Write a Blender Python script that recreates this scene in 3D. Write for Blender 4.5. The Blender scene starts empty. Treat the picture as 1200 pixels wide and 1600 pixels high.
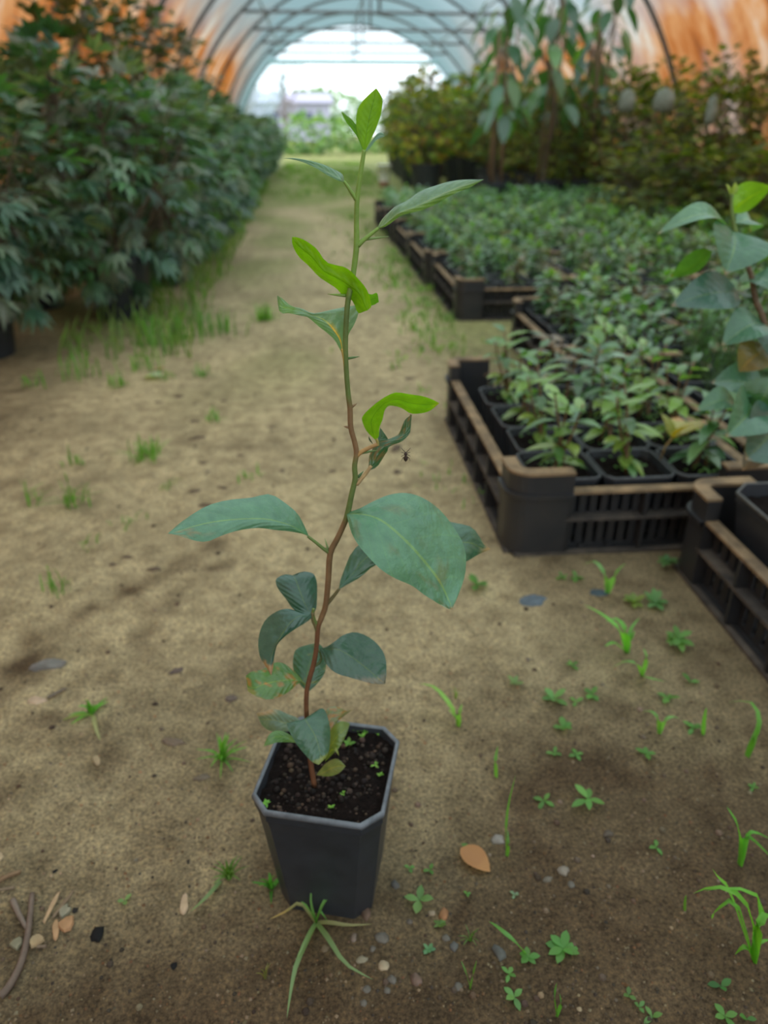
import bpy, math, random
from mathutils import Vector, Matrix, noise, Quaternion
C = bpy.context.scene.collection
PI = math.pi
# ------------------------------------------------------------------ camera
CAM_H, FPX, PITCH, YAW = 0.52, 1150.0, math.atan(595/1150.0), math.radians(-4.64)
cd = bpy.data.cameras.new('camera'); cam = bpy.data.objects.new('camera', cd); C.objects.link(cam)
cam.location = (0, 0, CAM_H); cam.rotation_euler = (PI/2 - PITCH, 0, YAW)
cd.sensor_width = 36; cd.lens = 36*FPX/1600; cd.clip_start = 0.02; cd.clip_end = 300
cd.dof.use_dof = True; cd.dof.focus_distance = 0.375; cd.dof.aperture_fstop = 7.2
sc = bpy.context.scene; sc.camera = cam
# ------------------------------------------------------------------ light: an overcast sky
w = bpy.data.worlds.new('overcast'); sc.world = w; w.use_nodes = True
nt = w.node_tree; bg = nt.nodes['Background']
tc = nt.nodes.new('ShaderNodeTexCoord'); sx = nt.nodes.new('ShaderNodeSeparateXYZ'); rp = nt.nodes.new('ShaderNodeValToRGB')
nt.links.new(tc.outputs['Generated'], sx.inputs[0]); nt.links.new(sx.outputs['Z'], rp.inputs[0]); nt.links.new(rp.outputs[0], bg.inputs[0])
rp.color_ramp.elements[0].color = (.80, .86, .94, 1); rp.color_ramp.elements[1].color = (.96, .99, 1.0, 1)
bg.inputs[1].default_value = 2.6
sc.view_settings.view_transform = 'Standard'; sc.view_settings.look = 'None'
sc.view_settings.gamma = 1; sc.view_settings.use_curve_mapping = False
sc.view_settings.exposure = 0.0
sc.cycles.max_bounces = 8; sc.cycles.diffuse_bounces = 4; sc.cycles.transparent_max_bounces = 12
# ------------------------------------------------------------------ helpers
_f = Vector((math.cos(PITCH)*math.sin(-YAW), math.cos(PITCH)*math.cos(YAW), -math.sin(PITCH)))
_r = Vector((math.cos(YAW), math.sin(YAW), 0)); _u = _r.cross(_f); _c = Vector((0, 0, CAM_H))
def ray(x, y): return _f + _r*((x-600)/FPX) + _u*((800-y)/FPX)
def gpt(x, y, z=0.0):
    d = ray(x, y); return _c + d*((z-CAM_H)/d.z)
def aty(x, y, Y):
    d = ray(x, y); return _c + d*(Y/d.y)
R = random.Random(7)

def node_mat(name):
    m = bpy.data.materials.new(name); m.use_nodes = True
    t = m.node_tree; t.nodes.clear()
    return m, t, t.nodes, t.links
def N(nodes, typ, **kw):
    n = nodes.new(typ)
    for k, v in kw.items(): setattr(n, k, v)
    return n
def mixc(ns, ls, f, a, b, mode='MIX'):
    n = ns.new('ShaderNodeMix'); n.data_type = 'RGBA'; n.blend_type = mode
    for s, v in ((0, f), (6, a), (7, b)):
        if hasattr(v, 'is_output'): ls.new(v, n.inputs[s])
        else: n.inputs[s].default_value = v if s == 0 else (*v, 1)
    return n.outputs[2]
def math_n(ns, ls, op, a, b=0.0, c=None):
    n = ns.new('ShaderNodeMath'); n.operation = op
    for i, v in enumerate((a, b, c)):
        if v is None: continue
        if hasattr(v, 'is_output'): ls.new(v, n.inputs[i])
        else: n.inputs[i].default_value = v
    return n.outputs[0]
def noise_n(ns, ls, scale, detail=4, rough=.55, vec=None):
    n = ns.new('ShaderNodeTexNoise'); n.inputs['Scale'].default_value = scale; n.inputs['Detail'].default_value = detail
    n.inputs['Roughness'].default_value = rough
    if vec is not None: ls.new(vec, n.inputs['Vector'])
    return n.outputs[0]
def ramp(ns, ls, v, stops):
    n = ns.new('ShaderNodeValToRGB'); ls.new(v, n.inputs[0]); e = n.color_ramp.elements
    while len(e) < len(stops): e.new(.5)
    for i, (p, c) in enumerate(stops): e[i].position = p; e[i].color = (*c, 1) if len(c) == 3 else c
    return n.outputs[0]
def simple(name, col, rough=.6, spec=.4, var=.25, scale=40, bump=0.0, col2=None):
    m, t, ns, ls = node_mat(name)
    o = N(ns, 'ShaderNodeOutputMaterial'); b = N(ns, 'ShaderNodeBsdfPrincipled'); ls.new(b.outputs[0], o.inputs[0])
    co = N(ns, 'ShaderNodeTexCoord').outputs['Object']
    nz = noise_n(ns, ls, scale, 5, .6, co)
    c2 = col2 or tuple(c*(1-var) for c in col)
    ls.new(ramp(ns, ls, nz, [(.3, c2), (.7, col)]), b.inputs['Base Color'])
    b.inputs['Roughness'].default_value = rough; b.inputs['Specular IOR Level'].default_value = spec
    if bump:
        bp = N(ns, 'ShaderNodeBump'); bp.inputs['Strength'].default_value = bump; bp.inputs['Distance'].default_value = .002
        ls.new(noise_n(ns, ls, scale*3, 4, .6, co), bp.inputs['Height']); ls.new(bp.outputs[0], b.inputs['Normal'])
    return m
def leaf_mat(name, rough=.38, spec=.5, trans=.35, veins=False, under=1.5, varamt=.0, lateral=.2, rib=(1.9, 1.38, .75)):
    m, t, ns, ls = node_mat(name)
    o = N(ns, 'ShaderNodeOutputMaterial'); b = N(ns, 'ShaderNodeBsdfPrincipled'); tr = N(ns, 'ShaderNodeBsdfTranslucent')
    mx = N(ns, 'ShaderNodeMixShader'); mx.inputs[0].default_value = trans
    at = N(ns, 'ShaderNodeAttribute', attribute_name='Col'); col = at.outputs['Color']
    geo = N(ns, 'ShaderNodeNewGeometry')
    if varamt:
        oi = N(ns, 'ShaderNodeObjectInfo')
        v = math_n(ns, ls, 'MULTIPLY_ADD', oi.outputs['Random'], varamt, 1-varamt/2)
        hs = N(ns, 'ShaderNodeHueSaturation'); ls.new(col, hs.inputs['Color']); ls.new(v, hs.inputs['Value']); col = hs.outputs[0]
    co = N(ns, 'ShaderNodeTexCoord').outputs['Object']
    if veins:
        uv = N(ns, 'ShaderNodeAttribute', attribute_name='luv'); s = N(ns, 'ShaderNodeSeparateXYZ'); ls.new(uv.outputs['Vector'], s.inputs[0])
        au = math_n(ns, ls, 'ABSOLUTE', s.outputs[0])
        mid = math_n(ns, ls, 'LESS_THAN', au, .035)
        ph = math_n(ns, ls, 'SUBTRACT', math_n(ns, ls, 'MULTIPLY', s.outputs[1], 58.0), math_n(ns, ls, 'MULTIPLY', au, 14.0))
        lat = math_n(ns, ls, 'SINE', ph)
        line = math_n(ns, ls, 'GREATER_THAN', lat, .965)
        mott = ramp(ns, ls, noise_n(ns, ls, 130, 4, .6, co), [(.35, (.80, .84, .84)), (.65, (1.08, 1.05, 1.0))])
        col = mixc(ns, ls, 1.0, col, mott, 'MULTIPLY')
        vc = mixc(ns, ls, 1.0, col, (1.45, 1.28, .85), 'MULTIPLY')
        col = mixc(ns, ls, math_n(ns, ls, 'MULTIPLY', line, lateral), col, vc)
        mc = mixc(ns, ls, 1.0, col, rib, 'MULTIPLY')
        col = mixc(ns, ls, math_n(ns, ls, 'MULTIPLY', mid, .8), col, mc)
        bp = N(ns, 'ShaderNodeBump'); bp.inputs['Strength'].default_value = .5; bp.inputs['Distance'].default_value = .0016
        hh = math_n(ns, ls, 'ADD', math_n(ns, ls, 'MULTIPLY', lat, -.09), math_n(ns, ls, 'MULTIPLY', noise_n(ns, ls, 75, 4, .55, co), 2.2))
        ls.new(hh, bp.inputs['Height']); ls.new(bp.outputs[0], b.inputs['Normal'])
    ucol = mixc(ns, ls, 1.0, col, (under, under*1.05, under*.75), 'MULTIPLY')
    bc = mixc(ns, ls, geo.outputs['Backfacing'], col, ucol)
    ls.new(bc, b.inputs['Base Color'])
    tcol = mixc(ns, ls, 1.0, col, (2.1, 2.6, .55), 'MULTIPLY'); ls.new(tcol, tr.inputs[0])
    b.inputs['Roughness'].default_value = rough; b.inputs['Specular IOR Level'].default_value = spec
    ls.new(b.outputs[0], mx.inputs[1]); ls.new(tr.outputs[0], mx.inputs[2]); ls.new(mx.outputs[0], o.inputs[0])
    return m
def vcol_mat(name, rough=.7, spec=.3, bump=.0):
    m, t, ns, ls = node_mat(name)
    o = N(ns, 'ShaderNodeOutputMaterial'); b = N(ns, 'ShaderNodeBsdfPrincipled'); ls.new(b.outputs[0], o.inputs[0])
    at = N(ns, 'ShaderNodeAttribute', attribute_name='Col')
    co = N(ns, 'ShaderNodeTexCoord').outputs['Object']
    mott = ramp(ns, ls, noise_n(ns, ls, 90, 5, .65, co), [(.3, (.72, .72, .72)), (.7, (1.12, 1.12, 1.12))])
    ls.new(mixc(ns, ls, 1.0, at.outputs['Color'], mott, 'MULTIPLY'), b.inputs['Base Color'])
    b.inputs['Roughness'].default_value = rough; b.inputs['Specular IOR Level'].default_value = spec
    if bump:
        bp = N(ns, 'ShaderNodeBump'); bp.inputs['Strength'].default_value = bump; bp.inputs['Distance'].default_value = .001
        ls.new(noise_n(ns, ls, 400, 4, .6, co), bp.inputs['Height']); ls.new(bp.outputs[0], b.inputs['Normal'])
    return m

class MB:
    def __init__(s): s.v = []; s.f = []; s.c = []; s.uv = []; s.mi = []; s.m = 0
    def vert(s, p, c=(.5, .5, .5), uv=(0, 0)):
        s.v.append(tuple(p)); s.c.append(c); s.uv.append(uv); return len(s.v)-1
    def face(s, *i): s.f.append(i); s.mi.append(s.m)
    def tube(s, pts, rad, n=8, c=(.5, .5, .5), cap=True):
        pts = [Vector(p) for p in pts]; k = len(pts)
        if not hasattr(rad, '__len__'): rad = [rad]*k
        if not hasattr(c[0], '__len__'): c = [c]*k
        rings = []; prev = None
        for i in range(k):
            t = (pts[min(i+1, k-1)]-pts[max(i-1, 0)]).normalized()
            if prev is None:
                a = t.orthogonal().normalized()
            else:
                a = (prev - t*prev.dot(t)).normalized()
            prev = a; b = t.cross(a)
            rings.append([s.vert(pts[i]+(a*math.cos(2*PI*j/n)+b*math.sin(2*PI*j/n))*rad[i], c[i]) for j in range(n)])
        for i in range(k-1):
            for j in range(n):
                s.face(rings[i][j], rings[i][(j+1) % n], rings[i+1][(j+1) % n], rings[i+1][j])
        if cap:
            s.face(*rings[0][::-1]); s.face(*rings[-1])
    def box(s, x0, x1, y0, y1, z0, z1, c=(.5, .5, .5)):
        i = [s.vert((x, y, z), c) for z in (z0, z1) for y in (y0, y1) for x in (x0, x1)]
        for q in ((0, 2, 3, 1), (4, 5, 7, 6), (0, 1, 5, 4), (2, 6, 7, 3), (0, 4, 6, 2), (1, 3, 7, 5)): s.face(*[i[k] for k in q])
    def loops(s, rings, c=(.5, .5, .5), close=False):
        ids = [[s.vert(p, c) for p in r] for r in rings]; n = len(rings[0])
        for a, b in zip(ids, ids[1:]):
            for j in range(n): s.face(a[j], a[(j+1) % n], b[(j+1) % n], b[j])
        return ids
    def leaf(s, M, L, W, c, segs=4, droop=.3, fold=.25, tipc=None, peak=.45, two=True):
        """pointed leaf: base at origin of M, along +Y, upper side +Z"""
        prof = lambda v: max(0.0, math.sin(PI*min(1, v**(math.log(.5)/math.log(peak)))))**.8
        rows = []
        for i in range(segs+1):
            v = i/segs; y = L*(v-.12*droop*v*v); z = -L*droop*v*v; wd = W/2*prof(v)
            cc = c if tipc is None or v < .75 else tipc
            if i == 0 or i == segs: rows.append([s.vert(M@Vector((0, y, z)), cc, (0, v))])
            else: rows.append([s.vert(M@Vector((-wd, y, z+wd*fold)), cc, (-1, v)), s.vert(M@Vector((0, y, z)), cc, (0, v)), s.vert(M@Vector((wd, y, z+wd*fold)), cc, (1, v))])
        for a, b in zip(rows, rows[1:]):
            if len(a) == 1 and len(b) == 3: s.face(a[0], b[1], b[0]); s.face(a[0], b[2], b[1])
            elif len(a) == 3 and len(b) == 1: s.face(a[0], a[1], b[0]); s.face(a[1], a[2], b[0])
            else: s.face(a[0], a[1], b[1], b[0]); s.face(a[1], a[2], b[2], b[1])
    def mesh(s, name, mats, smooth=True):
        me = bpy.data.meshes.new(name); me.from_pydata(s.v, [], s.f); 
        for m in (mats if isinstance(mats, (list, tuple)) else [mats]): me.materials.append(m)
        me.polygons.foreach_set('material_index', s.mi)
        if smooth: me.polygons.foreach_set('use_smooth', [True]*len(s.f))
        a = me.attributes.new('Col', 'FLOAT_COLOR', 'POINT'); a.data.foreach_set('color', [x for c in s.c for x in (*c[:3], 1)])
        if any(u != (0, 0) for u in s.uv):
            a = me.attributes.new('luv', 'FLOAT_VECTOR', 'POINT'); a.data.foreach_set('vector', [x for u in s.uv for x in (u[0], u[1], 0)])
        me.update(); return me
    def build(s, name, mats, parent=None, smooth=True, kind=None, label=None):
        return link(name, s.mesh(name, mats, smooth), parent, kind, label)
def link(name, me, parent=None, kind=None, label=None):
    o = bpy.data.objects.new(name, me); C.objects.link(o)
    if parent is not None: o.parent = parent
    if kind: o['kind'] = kind
    if label: o['label'] = label
    return o
def tag(o, label, cat, group=None, kind=None):
    o['label'] = label; o['category'] = cat
    if group: o['group'] = group
    if kind: o['kind'] = kind
    return o
def thing(name, label, cat, loc=(0, 0, 0), rz=0, group=None):
    o = bpy.data.objects.new(name, None); C.objects.link(o); o.location = loc; o.rotation_euler = (0, 0, rz); o.empty_display_size = .02
    return tag(o, label, cat, group)
def dup(root, loc, rz=0, label=None, scale=1.0, group=None, tilt=(0, 0)):
    def cp(o, parent):
        c = o.copy(); C.objects.link(c)
        if parent is not None: c.parent = parent
        for ch in kids.get(o.name, ()): cp(ch, c)
        return c
    kids = KIDS(root)
    r = cp(root, None); r.location = loc; r.rotation_euler = (tilt[0], tilt[1], rz); r.scale = (scale,)*3
    if label: r['label'] = label
    if group: r['group'] = group
    return r
_kc = {}
def KIDS(root):
    if root.name not in _kc:
        d = {}
        st = [root]
        while st:
            o = st.pop(); ch = list(o.children); d[o.name] = ch; st += ch
        _kc[root.name] = d
    return _kc[root.name]
def remove(root):
    for ch in list(root.children): remove(ch)
    bpy.data.objects.remove(root)
def jit(c, a, rnd=R):
    k = 1+rnd.uniform(-a, a); return (c[0]*k*(1+rnd.uniform(-a, a)*.5), c[1]*k, c[2]*k*(1+rnd.uniform(-a, a)*.5))
def frame(p, d, up=Vector((0, 0, 1)), roll=0.0):
    """matrix at p whose +Y points along d and whose +Z leans to up"""
    y = Vector(d).normalized(); x = y.cross(Vector(up))
    if x.length < 1e-4: x = y.orthogonal()
    x.normalize(); z = x.cross(y)
    M = Matrix((x, y, z)).transposed().to_4x4(); M.translation = p
    return M @ Matrix.Rotation(roll, 4, 'Y')
def cat(P, t):
    """Catmull-Rom through P at t in 0..1"""
    n = len(P)-1; x = min(max(t*n, 0), n-1e-6); i = int(x); f = x-i
    p0 = P[max(i-1, 0)]; p1 = P[i]; p2 = P[i+1]; p3 = P[min(i+2, n)]
    return .5*((2*p1)+(p2-p0)*f+(2*p0-5*p1+4*p2-p3)*f*f+(3*p1-p0-3*p2+p3)*f*f*f)
def nz(x, y, z=0.0): return noise.noise((x, y, z))
def sst(a, b, x):
    t = min(1, max(0, (x-a)/(b-a))); return t*t*(3-2*t)
# ------------------------------------------------------------------ materials
M_POT = simple('black_pot_plastic', (.028, .034, .042), .42, .5, .35, 60, col2=(.018, .021, .026))
M_POTRIM = simple('worn_pot_rim', (.15, .17, .19), .5, .45, .3, 120, col2=(.07, .082, .095))
M_SOIL = simple('potting_soil', (.017, .011, .009), .95, .1, .5, 300, 1.0, col2=(.004, .003, .0028))
M_CRATE = simple('black_crate_plastic', (.016, .018, .022), .45, .5, .3, 22, .15, col2=(.030, .028, .028))
M_CRATERIM = simple('dusty_crate_rim', (.36, .245, .135), .8, .2, .3, 22, .2, col2=(.09, .066, .045))
M_CRATEDUST = simple('dusty_crate_rail', (.12, .098, .078), .8, .2, .3, 30, .2, col2=(.035, .033, .033))
M_STEM = vcol_mat('stem_bark', .55, .4, .3)
M_STICK = vcol_mat('dry_wood', .85, .2, .4)
M_HERO = leaf_mat('citrus_leaf', .30, .75, .22, True, 1.5)
M_HEROU = leaf_mat('backlit_citrus_leaf', .45, .3, .42, True, 1.05, .0, .04, (.55, .62, .8))
M_LEAF = leaf_mat('small_leaf', .30, .75, .20, False, 1.4, .3)
M_HEDGE = leaf_mat('hedge_leaf', .38, .5, .18, False, 1.3, .25)
M_OLIVE = leaf_mat('olive_leaf', .55, .2, .22, False, 1.3, .25)
M_WEED = leaf_mat('weed_leaf', .5, .3, .35, False, 1.2, .2)
M_STONE = vcol_mat('stone', .85, .25, .3)
M_STEEL = simple('galvanised_tube', (.20, .22, .23), .5, .5, .3, 20, col2=(.13, .12, .12))
# ------------------------------------------------------------------ ground
def g2(x, y): p = gpt(x, y); return Vector((p.x, p.y))
TRACKS = [(g2(118, 962), g2(200, 922), .030, .95), (g2(200, 922), g2(335, 856), .035, .6), (g2(170, 1060), g2(255, 960), .030, .5), (g2(255, 960), g2(345, 880), .035, .6), (g2(-10, 1085), g2(70, 1010), .05, .9),
          (g2(20, 1140), g2(130, 1150), .045, .75), (g2(60, 1000), g2(118, 962), .03, .6), (g2(130, 1170), g2(190, 1185), .022, .6), (g2(255, 1165), g2(330, 1160), .022, .6), (g2(0, 1250), g2(60, 1220), .05, .6), (g2(20, 760), g2(160, 800), .05, .4), (g2(290, 690), g2(420, 700), .05, .35)]
def damp_shade(x, y):
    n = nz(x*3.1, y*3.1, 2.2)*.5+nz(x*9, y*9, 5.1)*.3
    d = 1-sst(.20, .74, y+n*.24-.10*max(0, x)-.04+.10*sst(-.05, -.3, x))              # moist soil near the camera, with lens vignette darkening painted in
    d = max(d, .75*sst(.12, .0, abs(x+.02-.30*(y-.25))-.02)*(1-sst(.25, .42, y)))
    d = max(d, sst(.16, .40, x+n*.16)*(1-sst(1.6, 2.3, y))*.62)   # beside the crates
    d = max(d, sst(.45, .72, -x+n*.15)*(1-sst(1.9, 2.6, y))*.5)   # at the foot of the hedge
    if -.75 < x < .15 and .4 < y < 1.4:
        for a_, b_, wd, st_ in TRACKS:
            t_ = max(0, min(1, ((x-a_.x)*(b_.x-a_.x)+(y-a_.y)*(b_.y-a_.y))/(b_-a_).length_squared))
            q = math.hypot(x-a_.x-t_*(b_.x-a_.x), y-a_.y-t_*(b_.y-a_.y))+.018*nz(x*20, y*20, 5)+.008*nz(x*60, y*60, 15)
            d = max(d, st_*sst(wd, wd*.15, q)*max(.25, min(1, .7+1.1*nz(x*26, y*26, 31))))  # dark broken earth, with soft shadow streaks put into the colour
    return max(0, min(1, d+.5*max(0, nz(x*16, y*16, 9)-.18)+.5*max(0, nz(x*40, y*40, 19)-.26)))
def ground_h(x, y):
    h = .0035*nz(x*5, y*5, 1)+.0026*nz(x*17, y*17, 3)
    if y < 2.5 and abs(x) < 1.5: h += .0017*nz(x*48, y*48, 7)
    if -.75 < x < .15 and .4 < y < 1.4: h += .004*nz(x*30, y*30, 12)*sst(-.12, -.30, x)
    # level where the pots and crates stand
    k = sst(.09, .05, math.hypot(x+.006, y-.388)); h *= 1-k
    h *= 1-sst(.20, .26, x)*sst(.2, .4, y)*.8
    return h
def axis(segs):
    out = [segs[0][0]]
    for a, b, st in segs:
        n = max(1, round((b-a)/st)); out += [a+(b-a)*i/n for i in range(1, n+1)]
    return out
xs = axis([(-60, -6, 6), (-6, -1.6, .4), (-1.6, -.8, .05), (-.8, .7, .009), (.7, 1.6, .05), (1.6, 6, .4), (6, 60, 6)])
ys = axis([(-12, -.5, .8), (-.5, .1, .08), (.1, 1.3, .009), (1.3, 2.6, .03), (2.6, 8, .12), (8, 24, .6), (24, 130, 6)])
gb = MB()
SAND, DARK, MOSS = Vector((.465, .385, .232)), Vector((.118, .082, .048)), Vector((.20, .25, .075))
for yy in ys:
    for xx in xs:
        d = damp_shade(xx, yy) if yy < 4 else 0
        n = nz(xx*2.3, yy*1.4, 11)
        mo = sst(4.2, 7.5, yy+n*3.0)*.85
        mo = max(mo, .55*sst(.10, .5, n+.25*nz(xx*7, yy*5, 4))*sst(1.2, 2.4, yy))
        mo = max(mo, .6*sst(.22, .36, xx+.12*n)*sst(1.5, 2.2, yy)*(1-sst(5, 8, yy)))
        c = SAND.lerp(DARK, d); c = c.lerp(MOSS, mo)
        c *= 1+.22*nz(xx*6, yy*6, 21)+.14*nz(xx*26, yy*26, 23)
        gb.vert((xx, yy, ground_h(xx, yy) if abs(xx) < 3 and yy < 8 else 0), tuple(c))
nx = len(xs)
for j in range(len(ys)-1):
    for i in range(nx-1): gb.face(j*nx+i, j*nx+i+1, (j+1)*nx+i+1, (j+1)*nx+i)
m, t, ns, ls = node_mat('sandy_soil')
o = N(ns, 'ShaderNodeOutputMaterial'); b = N(ns, 'ShaderNodeBsdfPrincipled'); ls.new(b.outputs[0], o.inputs[0])
co = N(ns, 'ShaderNodeTexCoord').outputs['Object']; at = N(ns, 'ShaderNodeAttribute', attribute_name='Col')
g1 = ramp(ns, ls, noise_n(ns, ls, 330, 5, .78, co), [(.30, (.26, .24, .21)), (.50, (.96, .96, .96)), (.70, (1.95, 1.8, 1.5))])
g2 = ramp(ns, ls, noise_n(ns, ls, 34, 5, .65, co), [(.33, (.66, .64, .62)), (.6, (1.06, 1.06, 1.05))])
ls.new(mixc(ns, ls, 1.0, mixc(ns, ls, 1.0, at.outputs['Color'], g1, 'MULTIPLY'), g2, 'MULTIPLY'), b.inputs['Base Color'])
b.inputs['Roughness'].default_value = .95; b.inputs['Specular IOR Level'].default_value = .15
bp = N(ns, 'ShaderNodeBump'); bp.inputs['Strength'].default_value = .9; bp.inputs['Distance'].default_value = .0035
ls.new(noise_n(ns, ls, 420, 5, .75, co), bp.inputs['Height']); ls.new(bp.outputs[0], b.inputs['Normal'])
floor = gb.build('floor', m, kind='structure'); floor['label'] = 'sandy earth floor of the tunnel with a paler trodden path'
def on(px, py, dz=0.0):
    p = gpt(px, py); p.z = ground_h(p.x, p.y)+dz; return p
# loose grains of grit on the near ground
gr = MB(); rg = random.Random(3)
for i in range(11000):
    y = .16+rg.random()**1.6*.75; x = rg.uniform(-.30, .34)*(.55+y)
    if math.hypot(x+.006, y-.388) < .055 or x > .42: continue
    s = rg.choice((.0005, .0006, .0007, .0009, .0013))*rg.uniform(.8, 1.5); z = ground_h(x, y)
    c = jit(rg.choice(((.36, .27, .16), (.26, .18, .10), (.40, .31, .19), (.10, .08, .06), (.30, .16, .08), (.20, .15, .10))), .2, rg)
    if damp_shade(x, y) > .5: c = tuple(k*.55 for k in c)
    a0 = rg.uniform(0, 6)
    top = gr.vert((x, y, z+s*.9), c); bs = [gr.vert((x+s*math.cos(a0+k*PI/2)*rg.uniform(.7, 1.2), y+s*math.sin(a0+k*PI/2)*rg.uniform(.7, 1.2), z-s*.1), c) for k in range(4)]
    for k in range(4): gr.face(bs[k], bs[(k+1) % 4], top)
gr.build('grit', M_STONE, floor, smooth=False, kind='stuff')
# crumbs of earth
cr_ = MB()
for i in range(1500):
    y = .18+rg.random()**1.3*2.0; x = rg.uniform(-.42, .42)*(.5+y)
    if math.hypot(x+.006, y-.388) < .06 or (x > .19 and y > .80) or x > .43 or (x < -.35 and y > 1.8): continue
    dm = damp_shade(x, y)
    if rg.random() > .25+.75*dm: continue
    s = rg.choice((.0012, .0015, .002, .0028))*rg.uniform(.8, 1.4)*(.7+.3*y); z = ground_h(x, y); c = jit(rg.choice(((.075, .05, .032), (.12, .085, .055), (.05, .035, .024), (.20, .15, .10))), .25, rg); a0 = rg.uniform(0, 6)
    rings = [[(x+s*k*math.cos(a0+j*PI/3)*(1+.3*nz(j, i, 1)), y+s*k*math.sin(a0+j*PI/3)*(1+.3*nz(j, i, 2)), z+s*q) for j in range(6)] for k, q in ((.9, -.3), (1, .25), (.6, .7))]
    ids = cr_.loops(rings, c); cr_.face(*ids[-1])
cr_.build('earth_crumbs', M_STONE, floor, smooth=False, kind='stuff')

# ------------------------------------------------------------------ polytunnel: film, hoops, ties, end wall
TX, TR, Y0T, Y1T = .70, 2.18, -4.3, 15.2
SP = 1.5
m, t, ns, ls = node_mat('stained_greenhouse_film')
o = N(ns, 'ShaderNodeOutputMaterial'); co = N(ns, 'ShaderNodeTexCoord').outputs['Object']
sp = N(ns, 'ShaderNodeSeparateXYZ'); ls.new(co, sp.inputs[0])
mp = N(ns, 'ShaderNodeMapping'); mp.inputs['Scale'].default_value = (1.0, .8, .28); ls.new(co, mp.inputs[0])
n1 = noise_n(ns, ls, 1.5, 5, .55, mp.outputs[0])
mp2 = N(ns, 'ShaderNodeMapping'); mp2.inputs['Scale'].default_value = (1.0, 1.2, .5); ls.new(co, mp2.inputs[0])
n2 = noise_n(ns, ls, 2.6, 5, .58, mp2.outputs[0])
hz = N(ns, 'ShaderNodeMapRange'); hz.inputs[1].default_value = 1.95; hz.inputs[2].default_value = 1.15; ls.new(sp.outputs[2], hz.inputs[0])
fy = N(ns, 'ShaderNodeMapRange'); fy.inputs[1].default_value = 14.5; fy.inputs[2].default_value = 11.5; ls.new(sp.outputs[1], fy.inputs[0])
fac = math_n(ns, ls, 'MULTIPLY', math_n(ns, ls, 'ADD', hz.outputs[0], math_n(ns, ls, 'MULTIPLY_ADD', n1, 2.4, -1.15)), fy.outputs[0])
cl = N(ns, 'ShaderNodeClamp'); ls.new(math_n(ns, ls, 'MULTIPLY', fac, hz.outputs[0]), cl.inputs[0]); st = cl.outputs[0]
rust = ramp(ns, ls, n2, [(.28, (.13, .032, .005)), (.44, (.34, .105, .018)), (.56, (.46, .22, .085)), (.68, (.52, .43, .34))])
tl = N(ns, 'ShaderNodeBsdfTranslucent'); ls.new(mixc(ns, ls, st, (.130, .215, .232), rust), tl.inputs[0])
df = N(ns, 'ShaderNodeBsdfDiffuse'); ls.new(mixc(ns, ls, st, (.40, .47, .48), rust), df.inputs[0])
tp = N(ns, 'ShaderNodeBsdfTransparent'); tp.inputs[0].default_value = (.90, .97, .97, 1)
m1 = N(ns, 'ShaderNodeMixShader'); m1.inputs[0].default_value = .25; ls.new(tl.outputs[0], m1.inputs[1]); ls.new(df.outputs[0], m1.inputs[2])
# dusty film lets more straight light through when met square on than at a glancing angle
lw = N(ns, 'ShaderNodeLayerWeight'); lw.inputs[0].default_value = .5
clr = ramp(ns, ls, lw.outputs['Facing'], [(.30, (.62,)*3), (.85, (.04,)*3)])
sol = math_n(ns, ls, 'SUBTRACT', 1.0, math_n(ns, ls, 'MULTIPLY', clr, math_n(ns, ls, 'SUBTRACT', 1.0, math_n(ns, ls, 'MULTIPLY', st, .97))))
m2 = N(ns, 'ShaderNodeMixShader'); ls.new(sol, m2.inputs[0])
ls.new(tp.outputs[0], m2.inputs[1]); ls.new(m1.outputs[0], m2.inputs[2]); ls.new(m2.outputs[0], o.inputs[0])
M_FILM = m
def arc(a, y, r): return (TX+r*math.cos(a), y, r*math.sin(a))
def film(name, a0, a1, label):
    fb = MB(); na, ny = 30, int((Y1T-Y0T)/.25); ids = []
    for j in range(ny+1):
        y = Y0T+(Y1T-Y0T)*j/ny; row = []
        for i in range(na+1):
            a = a0+(a1-a0)*i/na
            sag = .022*math.sin(PI*((y-Y0T)/SP % 1))**1.0+.006*nz(a*6, y*2.5, 3)
            row.append(fb.vert(arc(a, y, TR-sag)))
        ids.append(row)
    for j in range(ny):
        for i in range(na): fb.face(ids[j][i], ids[j][i+1], ids[j+1][i+1], ids[j+1][i])
    o = fb.build(name, M_FILM, kind='structure'); o['label'] = label; return o
film('wall_right', 0, .78, 'rust stained translucent film on the right side of the tunnel')
roof = film('ceiling', .78, PI-.78, 'pale bluish translucent film over the tunnel hoops')
film('wall_left', PI-.78, PI, 'rust stained translucent film on the left side of the tunnel')
nh = int(round((Y1T-Y0T)/SP))
for k in range(nh+1):
    y = Y0T+SP*k; hb = MB(); hb.tube([arc(PI*i/48, y, TR-.014) for i in range(49)], .021, 8)
    link('hoop', hb.mesh('hoop', M_STEEL), roof)
    if y > -1:
        zt = 1.62; xx = math.sqrt(TR*TR-zt*zt)
        hb = MB(); hb.tube([(TX-xx, y, zt), (TX+xx, y, zt)], .017, 6); link('tie_bar', hb.mesh('tie_bar', M_STEEL), roof)
        hb = MB(); hb.tube([(TX, y, zt), (TX, y, TR)], .016, 6); link('king_post', hb.mesh('king_post', M_STEEL), roof)
for a in (.95, PI/2, PI-.95):
    hb = MB(); hb.tube([arc(a, Y0T, TR-.022), arc(a, Y1T, TR-.022)], .010, 6); link('purlin', hb.mesh('purlin', M_STEEL), roof)
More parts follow.
